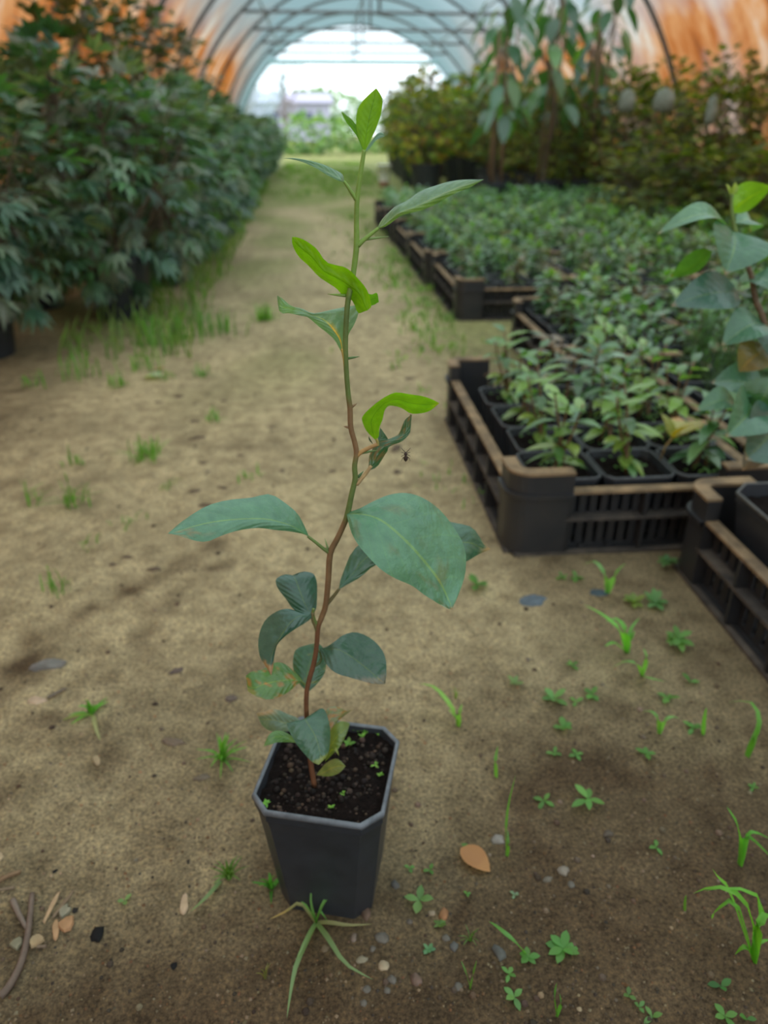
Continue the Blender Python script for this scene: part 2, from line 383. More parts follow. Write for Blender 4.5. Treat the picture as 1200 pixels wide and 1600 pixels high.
# far end: clear film above a header, and a drawn-aside curtain on the left
m, t, ns, ls = node_mat('clear_end_film')
o = N(ns, 'ShaderNodeOutputMaterial'); tp = N(ns, 'ShaderNodeBsdfTransparent'); tp.inputs[0].default_value = (.86, .95, .97, 1)
tl = N(ns, 'ShaderNodeBsdfTranslucent'); tl.inputs[0].default_value = (.62, .78, .82, 1); mx = N(ns, 'ShaderNodeMixShader')
co = N(ns, 'ShaderNodeTexCoord').outputs['Object']
ls.new(ramp(ns, ls, noise_n(ns, ls, 3, 3, .5, co), [(.3, (.25,)*3), (.7, (.45,)*3)]), mx.inputs[0])
ls.new(tp.outputs[0], mx.inputs[1]); ls.new(tl.outputs[0], mx.inputs[2]); ls.new(mx.outputs[0], o.inputs[0]); M_ENDF = m
ZH = 1.60
eb = MB(); row = []
for i in range(41):
    x = -1+2*i/40; xx = TX+x*math.sqrt(TR*TR-ZH*ZH)
    zt = math.sqrt(max(0, TR*TR-(xx-TX)**2)); row.append((eb.vert((xx, Y1T-.02, ZH)), eb.vert((xx, Y1T-.02-.01*math.sin(i*1.3), (ZH+zt)/2)), eb.vert((xx, Y1T-.02, zt))))
for a, b2 in zip(row, row[1:]): eb.face(a[0], b2[0], b2[1], a[1]); eb.face(a[1], b2[1], b2[2], a[2])
ew = eb.build('wall_back', M_ENDF, kind='structure'); ew['label'] = 'clear film filling the arch above the far opening'
hb = MB(); hb.tube([(TX-1.5, Y1T-.03, ZH), (TX+1.5, Y1T-.03, ZH)], .035, 10); hb.build('header_roll', simple('rolled_film', (.45, .66, .66), .5, .4, .2, 8), ew)
for sgn, xin in ((-1, .62), (1, 1.25)):
    cb = MB(); rows = []
    for i in range(25):
        v = i/24; z = ZH*v; xo = TX+sgn*math.sqrt(TR*TR-z*z); xi = TX+sgn*(TR-.30-(1.05 if sgn < 0 else .5)*v**1.3)
        rows.append([cb.vert((xo+(xi-xo)*k/10, Y1T-.05+.03*math.sin(k*2.2+v*2), z)) for k in range(11)])
    for a, b2 in zip(rows, rows[1:]):
        for k in range(10): cb.face(a[k], a[k+1], b2[k+1], b2[k])
    cb.build('curtain', M_ENDF, ew)

# ------------------------------------------------------------------ potted sapling in the middle of the path
PX, PY, PROT = -.0085, .3875, math.radians(-14.4)
def octo(s, ch, z, n=1):
    h = s/2; k = h-ch
    return [Vector((x, y, z)) for x, y in ((k, -h), (h, -k), (h, k), (k, h), (-k, h), (-h, k), (-h, -k), (-k, -h))]
def pot_meshes(top, base, H, ch, pm=M_POT, rm=M_POTRIM):
    body, rim = MB(), MB(); c = (.03,)*3
    t = .0016
    body.loops([octo(base*.0+.002, .0005, .004), octo(base*.96, ch*.8, .002), octo(base, ch*.9, .0), octo(base*1.012, ch*.9, .006), octo(base+(top-base)*.82, ch, H*.82),
                octo(top*.985, ch, H*.90), octo(top, ch, H*.905), octo(top, ch, H-.002), octo(top-.0034, ch*.96, H-.0012), octo(top-.012, ch, H*.80)], c)
    rim.loops([octo(top+.0002, ch, H-.0048), octo(top+.0020, ch*1.02, H-.0042), octo(top+.0026, ch*1.02, H-.0018), octo(top+.0012, ch*1.02, H), octo(top-.0020, ch*.98, H+.0001), octo(top-.0034, ch*.96, H-.0012)], c)
    return body.mesh('pot', pm, False), rim.mesh('rim', rm, True)
def soil_mesh(s, ch, z, amp=.002, seed=0):
    sb = MB(); n = 30; ids = {}
    for j in range(n+1):
        for i in range(n+1):
            u, v = -1+2*i/n, -1+2*j/n; h = s/2; x, y = u*h, v*h
            ex = abs(x)+abs(y)-(2*h-ch)
            if ex > 0: x -= math.copysign(ex/2, x); y -= math.copysign(ex/2, y)
            ids[i, j] = sb.vert((x, y, z+amp*nz(x*90+seed, y*90, seed)+amp*.7*nz(x*240, y*240, seed)+amp*.4*abs(nz(x*520, y*520, seed))))
    for j in range(n):
        for i in range(n): sb.face(ids[i, j], ids[i+1, j], ids[i+1, j+1], ids[i, j+1])
    return sb.mesh('soil', M_SOIL)
hero = thing('potted_sapling', 'slim thorny citrus sapling alone in a square black pot on the path', 'plant', (PX, PY, 0), PROT)
pb, prm = pot_meshes(.0905, .0705, .115, .0125)
ho = link('pot', pb, hero); link('rim', prm, ho, label='worn grey pot rim')
link('soil', soil_mesh(.0850, .0115, .1085, .0034, 4), hero)
HINV = (Matrix.Translation((PX, PY, 0)) @ Matrix.Rotation(PROT, 4, 'Z')).inverted()
Y0 = .376
PXM = .00037
def hp(x, y, d=0.0): return aty(x, y, Y0+d)
def hbuild(mb, name, mat, label=None, parent=None, smooth=True):
    mb.v = [tuple(HINV @ Vector(p)) for p in mb.v]
    return mb.build(name, mat, parent or hero, smooth, label=label)
BR1, BR2, GR1, GR2 = (.17, .075, .035), (.21, .125, .058), (.13, .19, .05), (.20, .33, .06)
stem = [((489, 1222), 4.8, BR1), ((484, 1180), 4.6, BR1), ((479, 1115), 4.3, BR1), ((479, 1085), 4.2, BR1), ((482, 1066), 4.3, BR1), ((491, 1034), 4.4, BR1), ((495, 1006), 4.0, BR1), ((497, 980), 4.3, BR1), ((502, 966), 4.7, BR2),
        ((509, 945), 4.8, BR2), ((513, 905), 4.8, BR2), ((516, 865), 5.0, BR2), ((527, 842), 4.6, BR2), ((538, 818), 4.3, BR2), ((543, 803), 4.6, GR1), ((550, 770), 4.3, GR1), ((555, 748), 4.2, GR1), ((554, 728), 4.0, GR1), ((557, 708), 4.0, BR2), ((554, 690), 3.8, BR2), ((548, 667), 4.0, BR2), ((547, 638), 4.0, BR2), ((544, 615), 3.7, GR1), ((541, 575), 3.6, GR1),
        ((540, 530), 3.6, GR1), ((543, 475), 3.8, GR1), ((549, 445), 3.8, GR2), ((553, 420), 3.8, GR2), ((557, 385), 3.9, GR2), ((557, 345), 3.4, GR2), ((558, 312), 3.2, GR2), ((562, 280), 3.0, GR2), ((567, 248), 2.8, GR2), ((569, 234), 2.4, GR2)]
sb = MB(); P3 = [hp(*p) for p, r_, c_ in stem]; P3[0] = P3[0]+Vector((.001, 0, -.006)); K = len(stem)*3
pts, rads, cols = [], [], []
for i in range(K+1):
    t_ = i/K; pts.append(cat(P3, t_)); q = t_*(len(stem)-1); a = min(int(q), len(stem)-2); f = q-a
    rads.append((stem[a][1]*(1-f)+stem[a+1][1]*f)*PXM*1.02); cols.append(tuple(Vector(stem[a][2]).lerp(Vector(stem[a+1][2]), f)))
sb.tube(pts, rads, 10, cols); hbuild(sb, 'stem', M_STEM)
def petiole(px, r0, r1, c, name='petiole', ds=None):
    pb_ = MB(); P = [hp(x, y, (ds[i] if ds else 0)) for i, (x, y) in enumerate(px)]
    k = 10; pb_.tube([cat(P, i/k) for i in range(k+1)], [(r0+(r1-r0)*i/k)*PXM for i in range(k+1)], 8, c); return hbuild(pb_, name, M_STEM)
def thorn(a, bb, c=(.22, .34, .10), r=2.0, d=.002):
    tb = MB(); A, B = hp(*a), hp(*bb, d); tb.tube([A, A.lerp(B, .5), B], [r*PXM, r*.75*PXM, .25*PXM], 7, c); return hbuild(tb, 'thorn', M_STEM)
def pxleaf(secs, col, d0=0., d1=0., k=1.0, keel=0., bulge=0., top=True, paint=None, nu=6, nv=22, label=None, name='leaf', wave=.0, seed=0):
    """secs: (left edge, midrib, right edge) pixel triples from base to tip"""
    n = len(secs); Ls, Ms, Rs = [], [], []
    for i, sct in enumerate(secs):
        if len(sct) == 2 and not hasattr(sct[0], '__len__'): sct = (sct, sct, sct)
        dv = d0+(d1-d0)*i/(n-1); my = sct[1][1]; mx_ = sct[1][0]
        for arr, p in zip((Ls, Ms, Rs), sct):
            e = k*(my-p[1])*PXM+keel*math.hypot(p[0]-mx_, p[1]-my)*PXM
            arr.append(hp(p[0], p[1], dv+e))
    lb = MB(); ids = []
    for j in range(nv+1):
        v = j/nv; L, M_, R_ = cat(Ls, v), cat(Ms, v), cat(Rs, v); row = []
        ax = (R_-L); nrm = ax.cross(cat(Ms, min(1, v+.03))-cat(Ms, max(0, v-.03)))
        nrm = nrm.normalized() if nrm.length > 1e-12 else Vector((0, 0, 0))
        if nrm.dot(_f) > 0: nrm = -nrm
        if not top: nrm = -nrm
        for i in range(2*nu+1):
            u = -1+i/nu; p = M_.lerp(R_ if u > 0 else L, abs(u))
            p = p+nrm*(bulge*PXM*math.sin(PI*abs(u))*math.sin(PI*v)+wave*PXM*abs(u)**2*math.sin(v*17+seed+(2 if u > 0 else 0)))
            c = Vector(col)
            c = c*(1+.10*nz(u*2+seed, v*5, seed))
            if paint: c = paint(u, v, c)
            row.append(lb.vert(p, tuple(c), (u if abs(u) > 1e-6 else 1e-6, v)))
        ids.append(row)
    # orientation: the upper side is the front
    va = Vector(lb.v[ids[nv//2][2*nu]])-Vector(lb.v[ids[nv//2][0]]); vb = Vector(lb.v[ids[nv//2+2][nu]])-Vector(lb.v[ids[nv//2-2][nu]])
    cr = va.cross(vb); mid = Vector(lb.v[ids[nv//2][nu]])-_c
    flip = (cr.dot(mid) > 0) == top
    for j in range(nv):
        for i in range(2*nu):
            q = (ids[j][i], ids[j][i+1], ids[j+1][i+1], ids[j+1][i]); lb.face(*(q[::-1] if flip else q))
    o = hbuild(lb, name, M_HERO if top else M_HEROU, label)
    return o
TEAL, BLUE, LIME, PALE = (.062, .165, .10), (.042, .110, .085), (.15, .29, .012), (.12, .25, .155)
BROWN, ORANGE, YEL = Vector((.30, .17, .085)), Vector((.33, .15, .035)), Vector((.22, .24, .05))
def tipbrown(v0, col=BROWN, side=0):
    def f(u, v, c):
        w_ = sst(v0, v0+.05, v+.05*nz(u*3, v*9, 4)+side*u*.05); return c.lerp(col*(.8+.4*(nz(u*7, v*30, 2)+.5)), w_)
    return f
def spots(th, col=ORANGE, v0=0., extra=None):
    def f(u, v, c):
        w_ = sst(th, th+.12, nz(u*2.2+5, v*7, 8)+.4*nz(u*6, v*16, 3))*(1 if v > v0 else 0); c = c.lerp(col, w_*.85)
        return extra(u, v, c) if extra else c
    return f
E1 = lambda p: (p, p, p)
# crown
pxleaf([(569, 238), ((561, 216), (571.5, 216), (579, 219)), ((557, 200), (574, 200), (587, 202)), ((556.5, 182), (577.5, 183), (595, 180)), ((561, 166), (581.5, 166), (598, 160)), ((572, 152), (585, 152), (596, 150)), (588, 137.5)],
       LIME, 0, .004, -.25, -.12, 2, False, label='bright green backlit leaf at the very top')
pxleaf([(567.5, 236), ((558, 214), (560.5, 212), (563, 209)), ((550, 203), (554, 200), (559.5, 199)), ((541.5, 192), (546, 189), (551, 188)), ((536, 182), (539, 181), (543, 181)), (533.5, 174)], (.10, .23, .035), .002, .004, -.3, .2, 0, False)
pxleaf([(570.5, 237), ((577, 226), (577, 229), (577.5, 232)), ((586, 213), (586, 217), (586, 221)), ((593, 207), (592, 212), (592, 217)), ((599, 208.5), (598, 211), (597, 215)), (601.5, 213)], PALE, .002, .010, .9, 0, 1, True)
petiole([(557, 312), (550, 302), (543, 291), (537, 283)], 3.0, 1.6, GR2)
pxleaf([(538, 285), ((535.5, 273), (532, 280), (529, 282.5)), ((522, 264.5), (514, 270), (511, 273.5)), ((505, 257), (497, 260.5), (495, 263.5)), ((484, 251), (478, 253), (476, 254.5)), ((460, 247), (457, 248.5), (456, 249)), (440.5, 247.2)], PALE, 0, -.018, 1.6, .1, 1, True, label='narrow pale leaf pointing left below the crown')
petiole([(559, 384), (567, 376), (577, 368), (592, 356)], 3.6, 2.0, GR2)
thorn((564, 375), (607.5, 369.5))
pxleaf([(590, 357), ((598, 342), (602, 350), (603, 353)), ((616, 323), (622, 334), (626, 338)), ((637, 313.5), (645, 325), (650, 331)), ((660, 297), (671, 313), (680, 319)), ((690, 286.5), (699, 300), (706, 305.5)), ((722, 281.5), (727, 289), (732, 293)), (756.5, 280)],
       (.15, .275, .165), 0, -.022, 1.2, .15, 3, True, lambda u, v, c: c.lerp(Vector((.14, .27, .05)), sst(.15, .5, u)*.8), wave=.8, label='long pale green leaf reaching out to the right near the top')
# folded bright leaf
pxleaf([((592, 472), (590, 473), (588, 474)), ((589, 458), (587, 466), (585, 476)), ((580, 460), (577, 468), (575, 478)), ((566, 455), (563, 462), (560, 470))], (.10, .23, .02), .012, .008, -.5, 0, 0, False)
pxleaf([((580, 480), (574, 485), (566, 488)), ((577.5, 465), (570, 478), (559.5, 488.5)), ((570, 447), (561, 459), (551, 470)), ((553, 428), (545, 446), (535, 462)), ((538, 418), (530, 436), (523.5, 449)), ((511, 410), (505, 423), (500, 433)), ((496, 389), (489, 403), (483, 417)), ((478, 377), (471, 388), (467, 402)), ((463, 371), (460, 377), (458, 383)), (456.5, 370)],
       (.15, .28, .010), -.004, .0, -.6, .25, 3, False, lambda u, v, c: c*(1-.35*sst(.38, .30, v)*sst(.1, .24, v)*sst(-.6, .4, u)), wave=1.0, label='bright green leaf folded over the stem, pointing up left')
thorn((540, 462), (512, 459.5), GR2, 2.2)
petiole([(540, 580), (538, 562), (534, 545)], 2.6, 1.6, (.42, .30, .07))
pxleaf([(536, 556), ((524, 533), (532, 533), (544, 524)), ((511, 520), (524, 519), (553, 508)), ((499, 511), (515, 508), (559.5, 491)), ((490, 503), (504, 499), (559, 477)), ((484, 498), (492, 494), (518, 484)), ((479, 495), (483, 491.5), (490, 489.5)), ((468, 493), (470, 486), (472, 482)), ((453, 489.5), (454, 482), (455, 478)), ((437, 487.5), (437, 478), (441, 466)), (433, 462)],
       (.165, .29, .18), .004, -.006, .9, .12, 2, True, lambda u, v, c: c.lerp(Vector((.10, .22, .03)), sst(.70, .76, v)*(1-sst(.93, .97, v))).lerp(Vector((.55, .38, .08)), .9*sst(.09, .03, abs(u))*(1-sst(.25, .36, v))), label='pale leaf with a yellow midrib twisting out to the left')
thorn((543, 560), (562, 557), (.10, .20, .06), 2.0)
thorn((549, 636), (558, 630), BR2, 2.4); thorn((546, 668), (537, 666), BR2, 2.4)
# arched leaf and the curled one under it
petiole([(558, 712), (566, 705), (578, 699), (590, 694)], 3.4, 3.0, (.42, .25, .09)); thorn((560, 708), (590, 703.5), (.16, .26, .08), 2.8)
petiole([(590, 696), (590, 691), (588, 685)], 2.6, 1.8, (.34, .30, .08))
pxleaf([(588, 689), ((573, 674), (583, 678), (592, 681)), ((566, 658), (580, 662), (593, 668)), ((567, 650), (582, 653), (598, 655)), ((577, 639), (590, 641), (601, 641.5)), ((595, 624.5), (602, 630), (609, 634)), ((617, 613.5), (621, 624), (626, 637)), ((640, 616), (641, 630), (642, 646)), ((660, 619), (661, 632), (660, 645.5)), ((675, 624), (674, 632), (673, 641)), (686.5, 630)],
       (.135, .26, .012), 0, -.012, -.7, 0, 2, False, tipbrown(.93, Vector((.2, .22, .03))), nv=28, label='bright green leaf arching over to the right')
petiole([(557, 757), (564, 749), (573, 738), (580, 728)], 3.4, 2.4, (.46, .32, .15)); thorn((559, 746), (568, 736), (.07, .15, .05), 2.4)
pxleaf([(576, 735), ((576, 724), (583, 723), (590, 729)), ((578, 710), (590, 709), (604, 707)), ((590, 690), (600, 697), (607, 700)), ((605, 687), (611, 690), (614, 695)), ((620, 680), (625, 684), (629, 689)), ((626, 672), (634, 675), (640, 678)), ((633, 656), (638, 660), (641, 670)), (643, 648)],
       (.045, .115, .055), .002, .006, .6, .5, 0, True, spots(.1, Vector((.20, .13, .06))), wave=2.0, label='dark shrivelled curled leaf')
pxleaf([(589, 697), ((590, 688), (592, 690), (598, 694)), ((592, 678), (596, 684), (607, 688)), (594, 668)], (.05, .12, .07), .01, .014, .5, 0, 0, True)
pxleaf([(586, 697), ((577, 688), (579, 689), (582, 692)), (576, 681)], (.03, .06, .03), .006, .006, .5, 0, 0, True)
# large leaf
pxleaf([(541.5, 801), ((551, 799), (549, 803), (544, 815)), ((563, 794), (564, 803), (549, 832)), ((585, 782), (583, 807), (559, 850)), ((608, 773), (602, 817), (573, 868)), ((633, 770.5), (622, 834), (594, 889)), ((660, 778), (644, 856), (619, 904)), ((688, 797), (665, 881), (644, 915)), ((712, 827), (683, 904), (663, 930)), ((726, 857), (693, 922), (679, 940)), ((727, 893), (700, 937), (690, 946)), ((718, 925), (704, 945), (699, 950)), (706, 952)],
       (.085, .225, .13), 0, -.035, 1.0, .10, 5, True, lambda u, v, c: tipbrown(.955, ORANGE*1.2)(u, v, c).lerp(Vector((.42, .5, .36)), .8*sst(.95, 1, u)*sst(.80, .84, v)*(1-sst(.9, .93, v))).lerp(Vector((.13, .15, .06)), .5*sst(.25, .5, nz(u*3, v*8, 31))), nu=9, nv=36, wave=1.0, label='largest leaf, broad and glossy with a browned tip')
petiole([(507, 948), (516, 938), (524, 928), (530, 920)], 3.6, 2.4, (.14, .12, .05))
pxleaf([(529.5, 921), ((532, 906), (538, 909), (545, 912)), ((538, 890), (551, 897), (563, 902)), ((551, 861), (567, 876), (586, 883)), ((578, 840), (595, 858), (614, 876)), ((625, 822), (640, 850), (650, 880)), ((680, 813), (690, 846), (700, 885)), ((716, 818), (719, 847), (722, 880)), ((739, 825), (738, 849), (735, 874)), ((755, 847), (753, 857), (748, 866)), (767, 858)],
       (.050, .130, .085), .008, .040, .8, .1, 3, True, tipbrown(.90, Vector((.36, .24, .12))), label='leaf half hidden behind the largest leaf, its tip browned')
petiole([(514, 863), (505, 857), (494, 848), (481, 838)], 3.4, 2.2, GR1); thorn((513, 860), (507.5, 841), (.20, .28, .10), 2.0)
pxleaf([(482, 838), ((478, 826), (474, 833), (470, 833.5)), ((466, 803), (458, 823), (452, 830.5)), ((445, 786), (437, 816), (431, 828.5)), ((421, 772.5), (414, 811.5), (406, 824.5)), ((393, 777), (385, 811), (379, 827.5)), ((360, 780.5), (355, 813), (350, 836)), ((326, 790), (325, 817), (324, 846)), ((297, 806), (300, 823), (301, 843.5)), ((278, 819), (281, 829), (283, 838)), (262, 834)],
       (.088, .222, .138), 0, -.022, .9, .18, 3, True, lambda u, v, c: c.lerp(Vector((.24, .16, .06)), .75*sst(.02, .3, nz(u*3, v*9, 12))*sst(.62, .7, v)*sst(-.1, .3, u)*(1-sst(.92, .96, v))), wave=1.2, seed=2, label='long glossy leaf reaching out to the left')
# middle leaves
pxleaf([(487, 962), ((462, 955), (482, 954), (494, 951)), ((446, 935), (474, 938), (495.5, 930)), ((434, 919), (468, 922), (495, 910)), ((431, 906), (463, 908), (490, 897)), ((440, 899), (459, 901), (477, 893)), ((449, 897), (457, 898.5), (466, 895))],
       BLUE, .010, .032, .8, .12, 3, True, tipbrown(.96, Vector((.45, .3, .16))), label='blue green leaf cupped upwards left of the stem')
petiole([(496, 988), (493, 978), (489, 969), (489, 956)], 3.6, 3.0, (.15, .13, .05)); petiole([(497, 976), (492, 970), (489, 960), (490, 951)], 3.0, 2.6, GR1)
pxleaf([(489, 953), ((472, 958), (482, 961), (487, 965)), ((451, 951), (467, 963), (476, 974)), ((431, 956), (452, 975), (461, 983)), ((413, 971), (439, 995), (446, 994)), ((404, 996), (430, 1012), (433, 1008)), ((405, 1022), (423, 1030), (428, 1030)), ((413, 1038), (421, 1043), (427, 1042)), (424, 1056)],
       BLUE, .002, -.020, .8, .35, 2, True, tipbrown(.80), label='blue green leaf drooping to a browned tip')
petiole([(493, 1040), (500, 1034), (502, 1026), (498, 1015)], 2.6, 1.8, (.10, .14, .05))
pxleaf([(499, 1013), ((509, 1011), (511, 1015), (504, 1027)), ((522, 1003), (527, 1014), (514, 1043)), ((537, 992), (545, 1023), (528, 1053)), ((558, 988), (562, 1036), (545, 1058)), ((583, 1000), (578, 1049), (565, 1064)), ((600, 1021), (590, 1060), (581, 1068)), ((604, 1045), (598, 1066), (594, 1069)), (602, 1068.5)],
       (.040, .100, .068), 0, -.020, .9, .15, 2, True, lambda u, v, c: c.lerp(Vector((.16, .15, .11)), .9*sst(.70, .76, v+.18*u-.03)), label='dark leaf right of the stem with a dried greyish tip')
pxleaf([(481, 1082), ((467, 1067), (478, 1068), (496, 1068)), ((459, 1048), (480, 1050), (507, 1052)), ((458, 1030), (485, 1033), (510, 1035)), ((465, 1013), (490, 1018), (509, 1018)), (497, 1004)],
       (.050, .135, .078), .010, .030, .8, .1, 2, True, spots(.35, Vector((.2, .22, .05))), label='rounded leaf standing behind the lower stem')
petiole([(482, 1068), (478, 1070), (474, 1067), (470, 1064)], 2.6, 1.8, GR1)
pxleaf([(473, 1063), ((459, 1048), (462, 1062), (466, 1068)), ((444, 1037), (446, 1063), (452, 1080)), ((429, 1035.5), (430, 1065), (437, 1089)), ((410, 1046), (412, 1069), (418, 1093)), ((394, 1049), (397, 1075), (402, 1089)), ((384, 1056), (386, 1070), (387, 1080))],
       (.085, .19, .04), .002, -.010, .8, .15, 2, True, spots(.20, ORANGE, .1, lambda u, v, c: c.lerp(Vector((.33, .27, .10)), .6*sst(.78, .86, v)*sst(.1, .5, u))), label='green leaf mottled with orange, lowest on the left')
# bottom rosette
pxleaf([(480, 1150), ((467, 1124), (470, 1134), (470, 1142)), ((450, 1116), (447, 1130), (447, 1143)), ((430, 1108), (428, 1125), (432, 1143)), ((414, 1112), (414, 1124), (419, 1141)), ((401, 1115), (405, 1124), (409, 1133))],
       (.12, .19, .12), .012, .025, .9, 0, 2, True, lambda u, v, c: c.lerp(Vector((.42, .28, .16)), .8*sst(-.3, -.8, u)*sst(.5, .7, v)), label='pale leaf with a brown rim, behind at the bottom left')
pxleaf([(470, 1162), ((448, 1145), (452, 1153), (455, 1160)), ((430, 1142), (432, 1151), (434, 1160)), ((419, 1150), (421, 1156), (424, 1163)), (412, 1166)], (.10, .22, .055), .004, -.004, .9, .1, 1, True)
pxleaf([(500, 1150), ((505, 1118), (512, 1128), (519, 1140)), ((514, 1106), (522, 1117), (528, 1127)), ((527, 1104), (533, 1113), (536, 1120)), ((541, 1110), (543, 1112), (544, 1114)), (553, 1107)], (.17, .19, .075), .016, .035, .9, .1, 1, True, spots(.0, ORANGE))
pxleaf([(508, 1190), ((514, 1148), (517, 1166), (519, 1179)), ((526, 1130), (527, 1150), (530, 1168)), ((536, 1127), (537, 1141), (540, 1150)), (547, 1130)], (.13, .20, .03), .006, .016, .8, .1, 1, True)
pxleaf([(514, 1178), ((519, 1170), (522, 1172), (525, 1168)), (530, 1181)], (.22, .27, .05), .006, .002, .8)
pxleaf([((455, 1131), (477, 1122), (500, 1107)), ((448, 1130), (478, 1126), (506, 1108)), ((452, 1143), (485, 1137), (511, 1117)), ((461, 1159), (492, 1149), (515.5, 1135)), ((469, 1170), (497, 1163), (516, 1153)), ((478, 1180.5), (500, 1175), (514, 1172)), ((487, 1190), (501, 1186), (509, 1184)), (498, 1195)],
       (.050, .135, .083), -.008, -.026, .9, .1, 3, True, lambda u, v, c: c.lerp(Vector((.20, .25, .05)), .9*sst(.80, .84, v+.05*u)), label='dark green leaf hanging over the pot, yellow at its end')
pxleaf([(494, 1211), ((505, 1197), (507, 1206), (509, 1213)), ((516, 1188), (518, 1200), (520, 1212)), ((528, 1186), (530, 1197), (531, 1207)), (540, 1197)], (.16, .21, .06), -.010, -.018, .9, 0, 2, True, label='small oval leaf lying over the soil')
cm_ = MB(); rq0 = random.Random(12)
for i in range(420):
    x, y = rq0.uniform(-.039, .039), rq0.uniform(-.039, .039)
    if abs(x)+abs(y) > .068: continue
    s_ = rq0.choice((.0006, .0009, .0013, .002))*rq0.uniform(.8, 1.3); z = .1085+.0034*nz(x*90+4, y*90, 4); c = jit(rq0.choice(((.012, .009, .008), (.03, .02, .015), (.06, .04, .028), (.02, .013, .01))), .3, rq0)
    ids = cm_.loops([[(x+s_*k*math.cos(j*PI/3+i)*(1+.3*nz(j, i, 1)), y+s_*k*math.sin(j*PI/3+i), z+s_*q) for j in range(6)] for k, q in ((.9, -.4), (1, .4), (.6, .9))], c); cm_.face(*ids[-1])
cm_.build('soil_crumbs', M_STONE, hero, False, kind='stuff')
# little weeds and moss sprouting in the pot
def sprout(x, y, n, L, z=.110):
    sp_ = MB(); p = gpt(x, y, z)
    for i in range(n):
        a = i*2.4+R.random(); el = R.uniform(.2, 1.0); d = Vector((math.cos(a)*math.cos(el), math.sin(a)*math.cos(el), math.sin(el)))
        sp_.leaf(frame(p, d), L*R.uniform(.7, 1.1), L*.5, jit((.16, .34, .05), .25), 3, .3, .2)
    return hbuild(sp_, 'sprout', M_WEED)
for a in ((545, 1163, 7, .006), (572, 1142, 8, .005), (566, 1152, 5, .004), (590, 1146, 4, .004), (586, 1195, 5, .004), (594, 1212, 5, .004), (416, 1255, 7, .004), (536, 1240, 5, .003), (518, 1262, 5, .0035), (556, 1140, 5, .004)): sprout(*a)
# spider hanging beside the curled leaf
sb = MB(); p = hp(634, 713, .004); br = (.05, .03, .022)
sb.tube([p+Vector((0, 0, z)) for z in (-.0032, -.0022, -.0008, .0004, .0012, .0020, .0026)], [.0002, .0011, .0014, .0006, .0010, .0008, .0002], 8, br)
for s_ in (-1, 1):
    for q in range(4):
        z = .0006+.0005*q; sb.tube([p+Vector((0, 0, z)), p+Vector((s_*.0018, -.0006, z+.0012*(q-1.2))), p+Vector((s_*.0026, 0, z+.0022*(q-1.6)))], [.0002, .00017, .0001], 5, br)
tl_ = p+Vector((0, 0, .0026)); sb.tube([tl_, hp(636, 655, .004)], .00003, 4, (.5, .5, .5))
tag(sb.build('spider', M_STEM), 'tiny brown spider hanging beside the curled dark leaf', 'spider')

